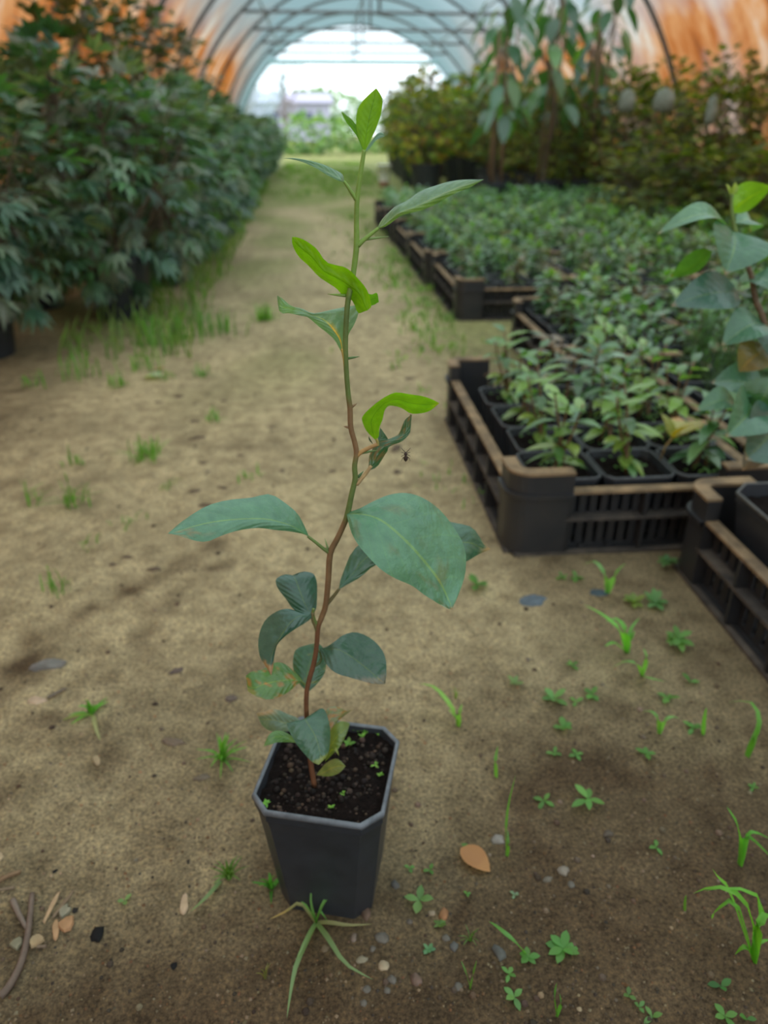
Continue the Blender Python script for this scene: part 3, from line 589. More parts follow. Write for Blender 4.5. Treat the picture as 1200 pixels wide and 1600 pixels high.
# ------------------------------------------------------------------ crates
CW, CL, CH = .375, .56, .125
def crate_proto():
    root = thing('plastic_crate', 'crate', 'crate', (0, 0, 0))
    h, l, zt, zd = CW/2, CL/2, CH, CH-.030        # zd: level of the lowered middle of each wall
    fl = MB(); fl.box(-h+.008, h-.008, -l+.008, l-.008, .002, .006)
    for k in range(9):
        x = -h+.03+k*(CW-.06)/8; fl.box(x-.004, x+.004, -l+.01, l-.01, .006, .011)
    fl.build('base', M_CRATE, root, False)
    def wall(length, cor, nslot, nrib):
        """wall in its own frame: runs along X, outer face at y=0 facing -Y, inner at y=.022"""
        m_, d_, r_ = MB(), MB(), MB(); a = length/2
        m_.box(-a+cor, a-cor, .016, .020, .004, .010); m_.box(-a+cor, a-cor, .016, .020, zd-.010, zd-.002)
        m_.box(-a+cor, a-cor, .016, .020, .050, .058)
        n = nslot
        for k in range(n):                          # upright slats of the inner skin
            x = -a+cor+(length-2*cor)*(k+.5)/n; wd = (length-2*cor)/n*.30
            m_.box(x-wd, x+wd, .0165, .0195, .006, zd-.006)
        for k in range(nrib):                       # outer stiffening ribs
            x = -a+cor+(length-2*cor)*k/(nrib-1); m_.box(x-.0022, x+.0022, .001, .0165, .006, zd-.004)
        d_.box(-a+.012, a-.012, .0, .018, .0, .005); d_.box(-a+cor-.004, a-cor+.004, .0005, .0165, .052, .0565)   # bottom and middle rails
        r_.box(-a+cor-.008, a-cor+.008, .003, .0190, zd-.004, zd)          # lowered top rim
        return m_, d_, r_
    def cornr():
        """corner piece at the -x,-y corner, rounded, rising above the walls"""
        m_, r_, rad, c1, c2 = MB(), MB(), .030, .085, .060
        def path(off, n=6):
            p = [Vector((c1, off, 0))]
            for k in range(n+1):
                q = -PI/2-k*PI/2/n; p.append(Vector((rad+(rad-off)*math.cos(q), rad+(rad-off)*math.sin(q), 0)))
            p.append(Vector((off, c2, 0))); return p
        o_, i_ = path(.001), path(.018); n = len(o_)
        z0, z1 = .004, CH-.003
        for P, fl_ in ((o_, 0), (i_, 1)):
            lo = [m_.vert((p.x, p.y, z0)) for p in P]; hi = [m_.vert((p.x, p.y, z1)) for p in P]
            for j in range(n-1):
                q = (lo[j], lo[j+1], hi[j+1], hi[j]); m_.face(*(q if fl_ else q[::-1]))
        for e in (0, n-1):
            i4 = [m_.vert((p.x, p.y, z)) for p, z in ((o_[e], z0), (i_[e], z0), (i_[e], z1), (o_[e], z1))]; m_.face(*i4)
        ro, ri = path(-.001), path(.0185)
        rings = []
        for a_, b_ in zip(ro, ri): rings.append([r_.vert((p.x, p.y, z)) for p, z in ((a_, CH-.004), (b_, CH-.004), (b_, CH), (a_, CH))])
        for A, B in zip(rings, rings[1:]):
            for k in range(4): r_.face(A[k], A[(k+1) % 4], B[(k+1) % 4], B[k])
        r_.face(*rings[0][::-1]); r_.face(*rings[-1])
        # ledge running round the corner at the height of the lowered rim
        so, si = path(-.004), path(.002)
        rings = [[m_.vert((p.x, p.y, z)) for p, z in ((a_, zd-.007), (b_, zd-.007), (b_, zd-.001), (a_, zd-.001))] for a_, b_ in zip(so, si)]
        for A, B in zip(rings, rings[1:]):
            for k in range(4): m_.face(A[k], A[(k+1) % 4], B[(k+1) % 4], B[k])
        return m_, r_
    def put(mb, M, name, mat, par=root):
        me = mb.mesh(name, mat, False); o = link(name, me, par); o.matrix_local = M; return o
    ew_, sw_ = wall(CW, .083, 14, 3), wall(CL, .060, 22, 6)
    for M, wl, nm in ((Matrix.Translation((0, -l, 0)), ew_, 'end_wall'), (Matrix.Translation((0, l, 0)) @ Matrix.Rotation(PI, 4, 'Z'), ew_, 'end_wall'),
                      (Matrix.Translation((-h, 0, 0)) @ Matrix.Rotation(-PI/2, 4, 'Z'), sw_, 'side_wall'), (Matrix.Translation((h, 0, 0)) @ Matrix.Rotation(PI/2, 4, 'Z'), sw_, 'side_wall')):
        wo = put(wl[0], M, nm, M_CRATE); put(wl[1], Matrix.Identity(4), 'rail', M_CRATEDUST, wo); put(wl[2], Matrix.Identity(4), 'rim', M_CRATERIM, wo)
    cm, cr = cornr()
    for sx_, sy_ in ((1, 1), (-1, 1), (1, -1), (-1, -1)):
        M = Matrix.Diagonal((sx_, sy_, 1, 1)) @ Matrix.Translation((-h, -l, 0))
        # mirrored corners get their own mesh so that no object is scaled negatively
        for src, nm, mt in ((cm, 'corner_post', M_CRATE),):
            t_ = MB(); t_.v = [tuple(M @ Vector(v)) for v in src.v]; t_.c = src.c; t_.uv = src.uv; t_.mi = src.mi
            t_.f = [f if sx_*sy_ > 0 else f[::-1] for f in src.f]; po = t_.build(nm, mt, root, False)
        t_ = MB(); t_.v = [tuple(M @ Vector(v)) for v in cr.v]; t_.c = cr.c; t_.uv = cr.uv; t_.mi = cr.mi
        t_.f = [f if sx_*sy_ > 0 else f[::-1] for f in cr.f]; t_.build('rim', M_CRATERIM, po, False)
    return root
CR = crate_proto()

# ------------------------------------------------------------------ potted seedlings for the crates
SP_, SH_ = .098, .092
spot, srim = pot_meshes(SP_, .078, SH_, .010, rm=simple('pot_rim_black', (.075, .080, .085), .5, .45, .3, 80, col2=(.035, .04, .045)))
ssoil = soil_mesh(SP_-.010, .009, SH_-.012, .003, 9)
PAL = {'glossy': [(.05, .14, .05), (.075, .18, .06), (.12, .24, .11), (.032, .085, .035), (.20, .31, .19), (.26, .36, .26), (.10, .24, .05)],  # palest greens imitate highlights, darkest ones the shaded gaps
       'fresh': [(.10, .22, .05), (.16, .28, .05), (.07, .17, .05), (.20, .30, .06)],
       'bronze': [(.10, .13, .06), (.17, .12, .06), (.07, .13, .06), (.25, .24, .13)],
       'yellow': [(.30, .29, .05), (.26, .17, .04), (.16, .22, .05)]}
def seedling(kind, seed, parts, H=.12, nl=26, L=.042, W=.017, label='seedling'):
    rd = random.Random(seed); root = thing('potted_seedling', label, 'plant')
    link('pot', spot, root); link('rim', srim, root); link('soil', ssoil, root)
    stm = MB(); lvs = []; z0 = SH_-.014; nst = rd.choice((1, 2, 2, 3))
    wd = MB()
    for s_ in range(nst):
        a = rd.uniform(0, 6.28); ln = rd.uniform(.1, .42) if nst > 1 else .1
        base = Vector((rd.uniform(-.012, .012), rd.uniform(-.012, .012), z0)); hh = H*rd.uniform(.75, 1.1)
        top = base+Vector((math.cos(a)*ln*hh, math.sin(a)*ln*hh, hh)); mid = base.lerp(top, .5)+Vector((rd.uniform(-.006, .006), rd.uniform(-.006, .006), 0))
        P = [base, mid, top]; stm.tube([cat(P, i/6) for i in range(7)], [.0026-.0014*i/6 for i in range(7)], 5, (.16, .10, .05))
        n = max(6, nl//nst)
        for i in range(n):
            t_ = .22+.78*(i+rd.random()*.5)/n; p = cat(P, min(t_, 1)); az = i*2.4+rd.uniform(-.5, .5); el = -.15+.95*max(0, t_-.25)+rd.uniform(-.25, .3)
            if t_ > .93: el = rd.uniform(.7, 1.2)
            d = Vector((math.cos(az)*math.cos(el), math.sin(az)*math.cos(el), math.sin(el)))
            col = jit(rd.choice(PAL[kind]), .22, rd)
            if t_ > .88 and kind != 'bronze': col = jit(rd.choice(PAL['fresh']), .2, rd)
            lvs.append((frame(p, d, roll=rd.uniform(-.3, .3)), L*rd.uniform(.65, 1.2)*(.75 if t_ > .9 else 1), W*rd.uniform(.8, 1.2), col, rd.uniform(.1, .55)))
    stm.build('stem', M_STEM, root)
    if parts:
        for M, l_, w_, col, dr in lvs:
            lb = MB(); lb.leaf(M, l_, w_, col, 5, dr, .3); lb.build('leaf', M_LEAF, root)
    else:
        lb = MB()
        for M, l_, w_, col, dr in lvs: lb.leaf(M, l_, w_, col, 3, dr, .3)
        lb.build('foliage', M_LEAF, root, kind='stuff')
    for i in range(26):                            # little weeds on the soil
        a, rr = rd.uniform(0, 6.28), rd.uniform(.008, .036); p = Vector((rr*math.cos(a), rr*math.sin(a), SH_-.012)); d = Vector((math.cos(a*3), math.sin(a*3), rd.uniform(.2, 1.0)))
        wd.leaf(frame(p+Vector((0, 0, rd.uniform(0, .012))), d), rd.uniform(.006, .012), .006, jit((.14, .28, .07), .3, rd), 2, .3, .2)
    wd.build('weeds', M_WEED, root, kind='stuff')
    return root
def feathery(seed, label):
    rd = random.Random(seed); root = thing('potted_seedling', label, 'plant')
    link('pot', spot, root); link('rim', srim, root); link('soil', ssoil, root)
    fo = MB()
    for i in range(26):
        a, rr = rd.uniform(0, 6.28), .03*math.sqrt(rd.random()); b0 = Vector((rr*math.cos(a), rr*math.sin(a), SH_-.014)); tp_ = b0+Vector((rd.uniform(-.03, .03), rd.uniform(-.03, .03), rd.uniform(.10, .17)))
        fo.tube([b0, b0.lerp(tp_, .5)+Vector((rd.uniform(-.005, .005), 0, 0)), tp_], [.0010, .0009, .0005], 4, (.07, .13, .04), False)
        for k in range(16):
            p = b0.lerp(tp_, .15+.85*k/16); d = Vector((rd.uniform(-1, 1), rd.uniform(-1, 1), rd.uniform(.2, 1.2)))
            fo.leaf(frame(p, d), rd.uniform(.014, .026), .0024, jit((.085, .20, .06), .3, rd), 2, .1, .1)
    fo.build('foliage', M_LEAF, root, kind='stuff'); return root
protoP = [seedling(k, i*7+3, True, h, n, l_, w_) for i, (k, h, n, l_, w_) in enumerate((('glossy', .10, 24, .046, .019), ('glossy', .13, 28, .044, .018), ('fresh', .115, 24, .044, .017), ('bronze', .09, 20, .042, .016)))]
protoF = [seedling(k, i*5+50, False, h, n, l_, w_) for i, (k, h, n, l_, w_) in enumerate((('glossy', .10, 44, .040, .018), ('glossy', .12, 50, .040, .018), ('glossy', .09, 44, .038, .016), ('bronze', .09, 44, .038, .015), ('fresh', .10, 44, .036, .016)))]
protoN = [feathery(71, 'f'), feathery(72, 'f')]
PROTOS = protoP+protoF+protoN
ORDN = lambda k: (ORD+['tenth', 'eleventh', 'twelfth', 'thirteenth', 'fourteenth', 'fifteenth', 'sixteenth', 'seventeenth', 'eighteenth', 'nineteenth', 'twentieth'])[k-1]
ORD = ['first', 'second', 'third', 'fourth', 'fifth', 'sixth', 'seventh', 'eighth', 'ninth']
rc = random.Random(21)
crates = []       # x left edge, y front edge, rot, label, kind, columns, x inset
crates.append((.236, .852, .0, 'nearest black crate facing the path, brown worn rim, seedlings inside', 'A'))
crates.append((.455, .262, .0, 'black crate at the right edge of the photo holding the tall potted sapling', 'B'))
NEARC = [(.500, 1.42), (.865, 1.44), (1.255, 1.43), (.63, .855), (1.02, .86)]
for i, (x, y) in enumerate(NEARC):
    crates.append((x, y, rc.uniform(-.01, .01), ('black crate directly behind the nearest one', 'black crate in the second crate row, second from the path', 'black crate in the second crate row, third from the path',
                   'black crate beside the nearest one, on its right', 'black crate in the front crate row, third from the path')[i], 'C'))
rows = [2.245, 2.835, 3.42, 4.01, 4.60]
for j, y in enumerate(rows):
    for i in range(4 if j < 2 else 5):
        lab = f'black crate of seedlings in the {ORD[j+2]} crate row, ' + ('along the path' if i == 0 else f'{ORD[i]} from the path')
        crates.append((.400-.012*j+i*.392+rc.uniform(-.006, .006), y+rc.uniform(-.012, .012), rc.uniform(-.014, .014), lab, 'D' if j < 2 else 'E'))
slots = []
for n_, (x, y, rz, lab, kind) in enumerate(crates):
    cx, cy = x+CW/2, y+CL/2
    if n_ == 0: CR.location = (cx, cy, 0); CR['label'] = lab; CR['group'] = 'black plastic crates'; co_ = CR
    else: co_ = dup(CR, (cx, cy, 0), rz, lab, group='black plastic crates')
    if kind == 'B': continue
    short = {0: 'the nearest crate', 2: 'the crate behind the nearest one', 5: 'the crate right of the nearest one'}.get(n_) or lab.replace('black crate of seedlings in the ', '').replace('black crate in the ', '').replace(' crate row', ' crate row')
    nxp, nyp = 3, 5
    for jy in range(nyp):
        for ix in range(nxp):
            px_ = -CW/2+.030+(CW-.06)*(ix+.5)/nxp; py_ = -CL/2+.026+(CL-.052)*(jy+.5)/nyp
            if kind == 'A':
                px_ = -CW/2+.092+.102*ix-.006*(jy == 0)
                if jy == 4 and ix == 0: continue
            c_, s_ = math.cos(rz), math.sin(rz)
            slots.append((cx+px_*c_-py_*s_, cy+px_*s_+py_*c_, ix, jy, kind, short, x))
slots.sort(key=lambda q: math.hypot(q[0], q[1]))
side = ['left', 'middle', 'right']
rest = []
for n_, (x, y, ix, jy, kind, short, cx0) in enumerate(slots):
    if n_ >= 296: rest.append((x, y)); continue
    rq = random.Random(n_*13+5)
    if 1.30 < x < 1.75 and 1.40 < y < 2.05 or (.60 < x < 1.05 and .84 < y < 1.5 and jy > 0): pr = rq.choice(protoN); nm = 'feathery green seedling'
    elif kind in 'AC' and y < 1.75: pr = rq.choice(protoP[:3] if rq.random() < .8 else protoP); nm = 'leafy seedling'
    else: pr = rq.choice(protoF); nm = 'leafy seedling'
    if pr in protoP[3:] or pr is protoF[3]: nm = 'bronze seedling'
    lab = f'{nm}, {ORD[jy]} pot row, {side[ix]}, {short if "the" not in short.split()[:1] else "in "+short}'
    dup(pr, (x+rq.uniform(-.003, .003), y+rq.uniform(-.003, .003), .0112), rq.choice((0, 1, 2, 3))*PI/2+rq.uniform(-.03, .03), lab, group='potted seedlings in the crates', scale=1.0)
# what lies beyond the first three hundred pots
ra = random.Random(4); sb = MB()
for x, y in rest:
    M0 = Matrix.Translation((x, y, .011))
    sb.m = 1; sb.loops([octo(.078, .01, 0), octo(SP_, .01, SH_), octo(SP_-.01, .01, SH_), octo(SP_-.02, .01, SH_-.012), octo(.002, .0005, SH_-.012)], (.03,)*3)
    for k in range(-40, 0): sb.v[k] = tuple(M0 @ Vector(sb.v[k]))
    sb.m = 0
    for k in range(30):
        t_ = ra.random(); az = ra.uniform(0, 6.28); el = ra.uniform(-.2, .9); d = Vector((math.cos(az)*math.cos(el), math.sin(az)*math.cos(el), math.sin(el)))
        p = Vector((x+ra.uniform(-.02, .02), y+ra.uniform(-.02, .02), .11+.10*t_)); sb.leaf(frame(p, d), .042, .018, jit(ra.choice(PAL['glossy']), .25, ra), 2, .3, .3)
o = sb.build('seedlings', [M_LEAF, M_POT], smooth=False, kind='stuff'); tag(o, 'far potted seedlings massed in the rearmost crates', 'plants')
for p_ in PROTOS: remove(p_)
# extra leaves seen in the nearest crate: a turning orange leaf and yellow new growth
tb = MB(); p = Vector((.47, .93, .105))
tb.tube([p, p+Vector((.004, 0, .02)), p+Vector((.016, .004, .035))], .0012, 5, (.3, .2, .06))
tw = thing('turning_shoot', 'weedy shoot with yellow and orange leaves at the front right of the nearest crate', 'plant', tuple(p)); 
tb.v = [tuple(Vector(v)-p) for v in tb.v]; tb.build('stem', M_STEM, tw)
for (d, L, W, c, tc_) in (((.9, -.1, .75), .062, .030, (.36, .30, .03), (.50, .19, .05)), ((-.2, .3, .8), .04, .02, (.24, .26, .04), None), ((.3, .5, .4), .05, .028, (.33, .30, .04), (.42, .20, .05)), ((.2, -.5, .9), .045, .022, (.42, .27, .03), None)):
    lb = MB(); lb.leaf(frame(Vector((.014, .003, .03)), d), L, W, c, 6, .25, .3, tc_); lb.build('leaf', M_LEAF, tw)

# ------------------------------------------------------------------ tall sapling in the right-hand crate
BX, BY = .552, .706
sap = thing('tall_sapling', 'tall broad leaved sapling in the dark round cornered pot at the right edge', 'plant', (BX, BY, .0112))
pb, prm = pot_meshes(.138, .108, .128, .022, rm=simple('grey_pot_rim', (.12, .125, .12), .6, .4, .3, 80, col2=(.06, .062, .06))); link('pot', pb, sap); link('rim', prm, sap); link('soil', soil_mesh(.126, .020, .112, .004, 2), sap)
def q2(x, y, Y): return aty(x, y, Y)-Vector((BX, BY, .0112))
P = [Vector((.004, 0, .108)), Vector((-.03, .008, .19)), q2(1196, 510, .725), q2(1181, 470, .732), q2(1173, 428, .738), q2(1158, 395, .743), q2(1148, 355, .748), q2(1143, 325, .75), q2(1144, 303, .75)]
sb = MB(); K = 40; sb.tube([cat(P, i/K) for i in range(K+1)], [.0040-.0026*i/K for i in range(K+1)], 8, [(.14, .09, .05)]*24+[(.16, .24, .06)]*17); sb.build('stem', M_STEM, sap)
def sapleaf(bx, by, tx, ty, W, c, Yb=.745, dY=0., fold=.3, droop=.25, face=(0, -.55, .85), peak=.42, pet=True, top=None):
    a = q2(bx, by, Yb); b_ = q2(tx, ty, Yb+dY); lb = MB(); L = (b_-a).length
    M = frame(a, b_-a, face); segs, nu = 14, 5
    prof = lambda v: max(0, math.sin(PI*v**(math.log(.5)/math.log(peak))))**.85
    ids = []
    for i in range(segs+1):
        v = i/segs; bow = L*droop*math.sin(PI*v); row = []
        for k in range(-nu, nu+1):
            u = k/nu; wd = W/2*max(prof(v), .02)
            row.append(lb.vert(M @ Vector((u*wd, v*L, bow+abs(u)*wd*fold)), tuple(Vector(c).lerp(BROWN, sst(.93, 1, v)*.8)*(1+.12*nz(u, v*4, tx))), (u+1e-5, v)))
        ids.append(row)
    for i in range(segs):
        for k in range(2*nu): lb.face(ids[i][k], ids[i][k+1], ids[i+1][k+1], ids[i+1][k])
    return lb.build('leaf', M_HERO, sap)
sapleaf(1143, 330, 1206, 292, .032, LIME, .75, -.01, .3, .10, (0, .9, .3))
sapleaf(1141, 305, 1134, 287, .006, (.28, .36, .06), .75, 0, .3, .05); sapleaf(1145, 305, 1149, 284, .007, (.28, .36, .06), .75, 0, .3, .05)
sapleaf(1133, 352, 1027, 366, .024, PALE, .748, -.02, .4, .22)
sapleaf(1147, 362, 1133, 428, .062, TEAL, .745, -.04, .42, .12, (0, -.9, .5), .45)
sapleaf(1113, 393, 1048, 432, .030, (.07, .18, .03), .752, .01, .3, -.1, (0, .8, .5))
sapleaf(1154, 458, 1049, 478, .044, BLUE, .738, -.03, .2, .12, (0, -.75, .7))
sapleaf(1172, 436, 1212, 458, .040, TEAL, .738, -.02); sapleaf(1150, 348, 1172, 362, .03, PALE, .755, .02)
sapleaf(1172, 440, 1205, 402, .036, (.06, .15, .03), .742, .03, .3, .1, (0, .7, .6)); sapleaf(1181, 474, 1148, 462, .034, (.04, .10, .03), .73, .03)
sapleaf(1192, 505, 1128, 540, .042, TEAL, .725, -.02, .3, .2); sapleaf(1195, 515, 1205, 560, .05, BLUE, .725, -.03); sapleaf(1200, 545, 1155, 580, .04, (.20, .17, .08), .72, 0)
sapleaf(1192, 610, 1112, 598, .05, TEAL, .71, .02, .3, .15); sapleaf(1172, 630, 1134, 682, .055, TEAL, .70, -.05, .4, .15, (0, -.9, .5)); sapleaf(1150, 632, 1088, 642, .03, (.06, .16, .08), .70, -.01)
sapleaf(1215, 655, 1165, 718, .075, BLUE, .69, -.04, .25, .1, (0, -.9, .4)); sapleaf(1205, 590, 1180, 640, .05, (.05, .13, .05), .70, 0)
sapleaf(1200, 690, 1160, 735, .035, (.13, .10, .07), .70, -.02)

# ------------------------------------------------------------------ shrubs
def leaf_cluster(mb, p, d, n, L, W, pal, rd, droop=.3, segs=2, spread=.9, peak=.45):
    """n leaflets fanned out round the direction d"""
    M = frame(p, d, roll=rd.uniform(-.5, .5))
    for k in range(n):
        a = (k-(n-1)/2)*spread*2/max(1, n-1) if n > 1 else 0
        Q = M @ Matrix.Rotation(-a, 4, 'Z') @ Matrix.Rotation(rd.uniform(-.25, .15), 4, 'X')
        mb.leaf(Q, L*rd.uniform(.8, 1.15)*(1-.25*abs(a)/1.2), W*rd.uniform(.85, 1.15), jit(pal, .18, rd), segs, droop*rd.uniform(.5, 1.4), .22, None, peak)
def shrub(name, label, cat_, size, nb, ncl, nleaf, L, W, pal, seed, pot=None, mat=None, stemcol=(.10, .075, .045), shell=.55, basez=.12, droop=.35, segs=2, spread=.9, zoff=0, lowbias=0):
    """bush with branches (parts), each carrying its leaves (sub-part)"""
    rd = random.Random(seed); root = thing(name, label, cat_); mat = mat or M_HEDGE
    sx_, sy_, sz_ = size; cz = basez+sz_*.52
    tips = []
    for b in range(nb):
        a = b*2.4+rd.uniform(-.4, .4); el = math.asin(min(.98, max(-.75, -.45+1.4*(b+.5)/nb))); 
        tips.append(Vector((math.cos(a)*math.cos(el), math.sin(a)*math.cos(el), math.sin(el))))
    mbs = [MB() for _ in tips]; sts = [MB() for _ in tips]
    for t_, s_ in zip(tips, sts):
        e = Vector((t_.x*sx_*.42, t_.y*sy_*.42, cz+t_.z*sz_*.42)); b0 = Vector((t_.x*.02, t_.y*.02, basez*.9)); m_ = b0.lerp(e, .5)+Vector((0, 0, .08*sz_*(1-t_.z)))
        s_.tube([cat([b0, m_, e], i/6) for i in range(7)], [.007-.005*i/6 for i in range(7)], 5, stemcol)
    for i in range(ncl):
        d = Vector((rd.gauss(0, 1), rd.gauss(0, 1), rd.gauss(0, 1))).normalized(); rr = 1-(1-shell)*rd.random()**1.6
        p = Vector((d.x*rr*sx_/2, d.y*rr*sy_/2, cz+d.z*rr*sz_/2))*1.0
        p += Vector((nz(p.x*5, p.y*5, p.z*5+seed), nz(p.x*5+9, p.y*5, p.z*5), nz(p.x*5, p.y*5+9, p.z*5)))*.10*sz_
        if p.z < .03: p.z = rd.uniform(.03, .2)
        k = max(range(nb), key=lambda q: tips[q].dot(d))
        dd = (d+Vector((rd.uniform(-.6, .6), rd.uniform(-.6, .6), rd.uniform(-.5, .45)))).normalized()
        leaf_cluster(mbs[k], p, dd, nleaf, L, W, rd.choice(pal), rd, droop, segs, spread)
        if rd.random() < .35:
            q0 = Vector((tips[k].x*sx_*.30, tips[k].y*sy_*.30, cz+tips[k].z*sz_*.30)); sts[k].tube([q0, p], [.0025, .0012], 4, stemcol, False)
    for mb, s_ in zip(mbs, sts):
        br_ = s_.build('branch', M_STEM, root)
        if mb.f: mb.build('leaves', mat, br_, kind='stuff')
    if pot:
        tp_, ht_ = pot; pb_ = MB(); n = 20
        ring = lambda r_, z: [Vector((r_*math.cos(2*PI*j/n), r_*math.sin(2*PI*j/n), z)) for j in range(n)]
        pb_.loops([ring(.002, .004), ring(tp_*.36, .002), ring(tp_*.37, .0), ring(tp_*.48, ht_*.88), ring(tp_*.5, ht_*.89), ring(tp_*.5, ht_), ring(tp_*.475, ht_), ring(tp_*.46, ht_*.86), ring(.002, ht_*.85)], (.03,)*3)
        pb_.build('pot', M_POT, root, False)
    return root
HPAL = [(.042, .10, .062), (.055, .13, .078), (.07, .155, .095), (.038, .085, .05), (.10, .17, .095), (.08, .19, .075), (.15, .18, .12), (.17, .23, .16)]  # lightest tones stand in for highlights on the hedge leaves
hp_ = [shrub('potted_shrub', 'x', 'shrub', (.60, .64, .66), 10, 400, 5, .078, .019, HPAL, 100+i, (.22, .19), basez=.06) for i in range(3)]
rh = random.Random(8); n_ = 0
for row, (xr, st_, y0) in enumerate(((-.61, .55, 2.42), (-.97, .60, 1.98))):
    for k in range(22 if row == 0 else 20):
        y = y0+k*st_; x = xr-(.010*k if row == 0 else 0)+rh.uniform(-.04, .04)+(.10 if row and k == 0 else 0)
        far_ = f'{ORD[k]} from the camera' if k < 9 else f'{k+1}th from the camera'
        lab = f'dark green hand leaved potted shrub, {"front" if row == 0 else "back"} row of the hedge, {far_}'
        s_ = (rh.uniform(.90, 1.0) if row == 0 else rh.uniform(.88, .98))*(1 if k < 5 else .92)
        dup(hp_[(k+row) % 3], (x, y, 0), rh.uniform(0, 6.28), lab, s_, 'potted shrubs of the hedge')
for p_ in hp_: remove(p_)
# taller dark shrubs at the back of the hedge on the left
dk = shrub('tall_shrub', 'x', 'shrub', (.60, .66, 1.0), 9, 420, 3, .075, .026, [(.030, .060, .026), (.045, .085, .03), (.06, .07, .03), (.10, .07, .035), (.07, .12, .035)], 140, (.28, .24), basez=.2, spread=.8)
for i, (x, y, lab) in enumerate(((-.90, 3.30, 'tall dark shrub rising behind the hedge, nearest of the tall ones'), (-.88, 4.25, 'tall dark shrub rising behind the hedge, midway'), (-.90, 5.2, 'tall dark shrub rising behind the hedge, farthest of the tall ones'))):
    dup(dk, (x, y, 0), i*2.1, lab, (.84, .92, .92)[i], 'tall shrubs behind the hedge')
remove(dk)
# yellow-green and olive plants along the right of the far path
YP = [(.24, .30, .04), (.16, .23, .04), (.36, .32, .04), (.09, .14, .03), (.27, .17, .04)]
yg = [shrub('potted_bush', 'x', 'shrub', (.55, .55, .80), 8, 300, 4, .06, .028, YP if i == 0 else [(.085, .13, .035), (.13, .18, .05), (.17, .16, .05), (.07, .10, .03)], 160+i, (.30, .26), basez=.2, mat=M_OLIVE) for i in range(2)]
n_ = 0
for k in range(8):
    for j in range(3):
        x = .98+.52*j+rh.uniform(-.06, .06)+.03*k; y = 7.0+k*.78+rh.uniform(-.1, .1)+.1*j
        if j == 0 and k == 0: y = 7.25
        lab = f'yellowish potted bush right of the far path, {"path side" if j == 0 else ORD[j]+" from the path"}, {ORD[k]} in its row'
        dup(yg[(k+j) % 2], (x, y, 0), rh.uniform(0, 6.28), lab, rh.uniform(.86, 1.06), 'yellowish bushes beside the far path'); n_ += 1
# olive mass of bushes along the right wall
OP = [(.085, .125, .022), (.15, .19, .03), (.055, .085, .02), (.21, .22, .03), (.13, .095, .025)]
ol = [shrub('olive_bush', 'x', 'shrub', (.7, .7, .80), 9, 560, 4, .050, .022, OP, 170+i, (.32, .26), basez=.16, mat=M_OLIVE, shell=.4) for i in range(2)]
for i, (x, y, s_) in enumerate(((2.28, 3.95, .84), (2.05, 4.35, .82), (2.28, 4.55, .95), (1.98, 5.0, .86), (2.24, 5.2, .94), (1.75, 5.6, .84), (2.2, 5.9, .96), (1.7, 6.3, .9), (2.18, 6.6, .96), (1.72, 7.0, .9), (2.22, 7.3, .94))):
    dup(ol[i % 2], (x, y, 0), i*1.7, f'olive brown bush along the right wall, {ORD[i] if i < 9 else ("tenth", "eleventh")[i-9]} from the camera', s_, 'olive bushes along the right wall')
# low spreading bushes in front of them
for i, (x, y) in enumerate(((2.02, 3.35), (1.72, 3.95), (2.05, 3.75))):
    r_ = dup(ol[i % 2], (x, y, 0), i*2.3+.6, f'low spreading olive bush before the right wall bushes, {ORD[i]} along', 1, 'low spreading bushes'); r_.scale = (1.0, 1.0, .50)
for p_ in yg+ol: remove(p_)
# ------------------------------------------------------------------ tall staked plants with hanging leaves
M_CANE = simple('bamboo_cane', (.27, .17, .09), .7, .3, .35, 12, col2=(.15, .10, .06))
def staked(label, x, y, H, seed, nl, L):
    rd = random.Random(seed); root = thing('staked_plant', label, 'plant', (x, y, 0), 0, 'tall staked plants')
    n = 16; ring = lambda r_, z: [Vector((r_*math.cos(2*PI*j/n), r_*math.sin(2*PI*j/n), z)) for j in range(n)]
    pb_ = MB(); pb_.loops([ring(.002, .004), ring(.085, 0), ring(.115, .2), ring(.12, .205), ring(.12, .225), ring(.112, .225), ring(.108, .19), ring(.002, .19)], (.03,)*3); pb_.build('pot', M_POT, root, False)
    for q in range(3):
        cb = MB(); a = rd.uniform(0, 6); b0 = Vector((.05*math.cos(a), .05*math.sin(a), .15)); t1 = b0+Vector((rd.uniform(-.06, .06), rd.uniform(-.06, .06), H*rd.uniform(.8, 1.0)))
        cb.tube([b0, t1], [.011, .008], 7, (.2, .12, .06)); cb.build('cane', M_CANE, root)
    Ps = [Vector((0, 0, .18))]
    for k in range(6): Ps.append(Vector((rd.uniform(-.05, .05), rd.uniform(-.05, .05), .18+H*(k+1)/6)))
    sb_ = MB(); sb_.tube([cat(Ps, i/18) for i in range(19)], [.010-.006*i/18 for i in range(19)], 6, (.12, .085, .05)); sb_.build('stem', M_STEM, root)
    for i in range(nl):
        t_ = .34+.66*(i+.5)/nl; p = cat(Ps, t_); az = i*2.4+rd.uniform(-.4, .4); el = rd.uniform(-.3, .5); out = Vector((math.cos(az), math.sin(az), el)); ll = rd.uniform(.06, .13)
        e = p+out.normalized()*ll; pt = MB(); pt.tube([p, p.lerp(e, .5)+Vector((0, 0, .012)), e], [.003, .0025, .002], 5, (.13, .14, .05), False)
        lb = MB(); d = Vector((math.cos(az), math.sin(az), rd.uniform(-1.5, -.35))); lb.leaf(frame(e, d), L*rd.uniform(.6, 1.1), L*.42, jit(rd.choice(((.045, .115, .055), (.06, .15, .075), (.09, .19, .05), (.05, .13, .07))), .2, rd), 6, .18, .2, None, .42)
        lf = lb.build('leaf', M_LEAF, root)
        pt.build('leaf_stalk', M_STEM, lf)
    return root
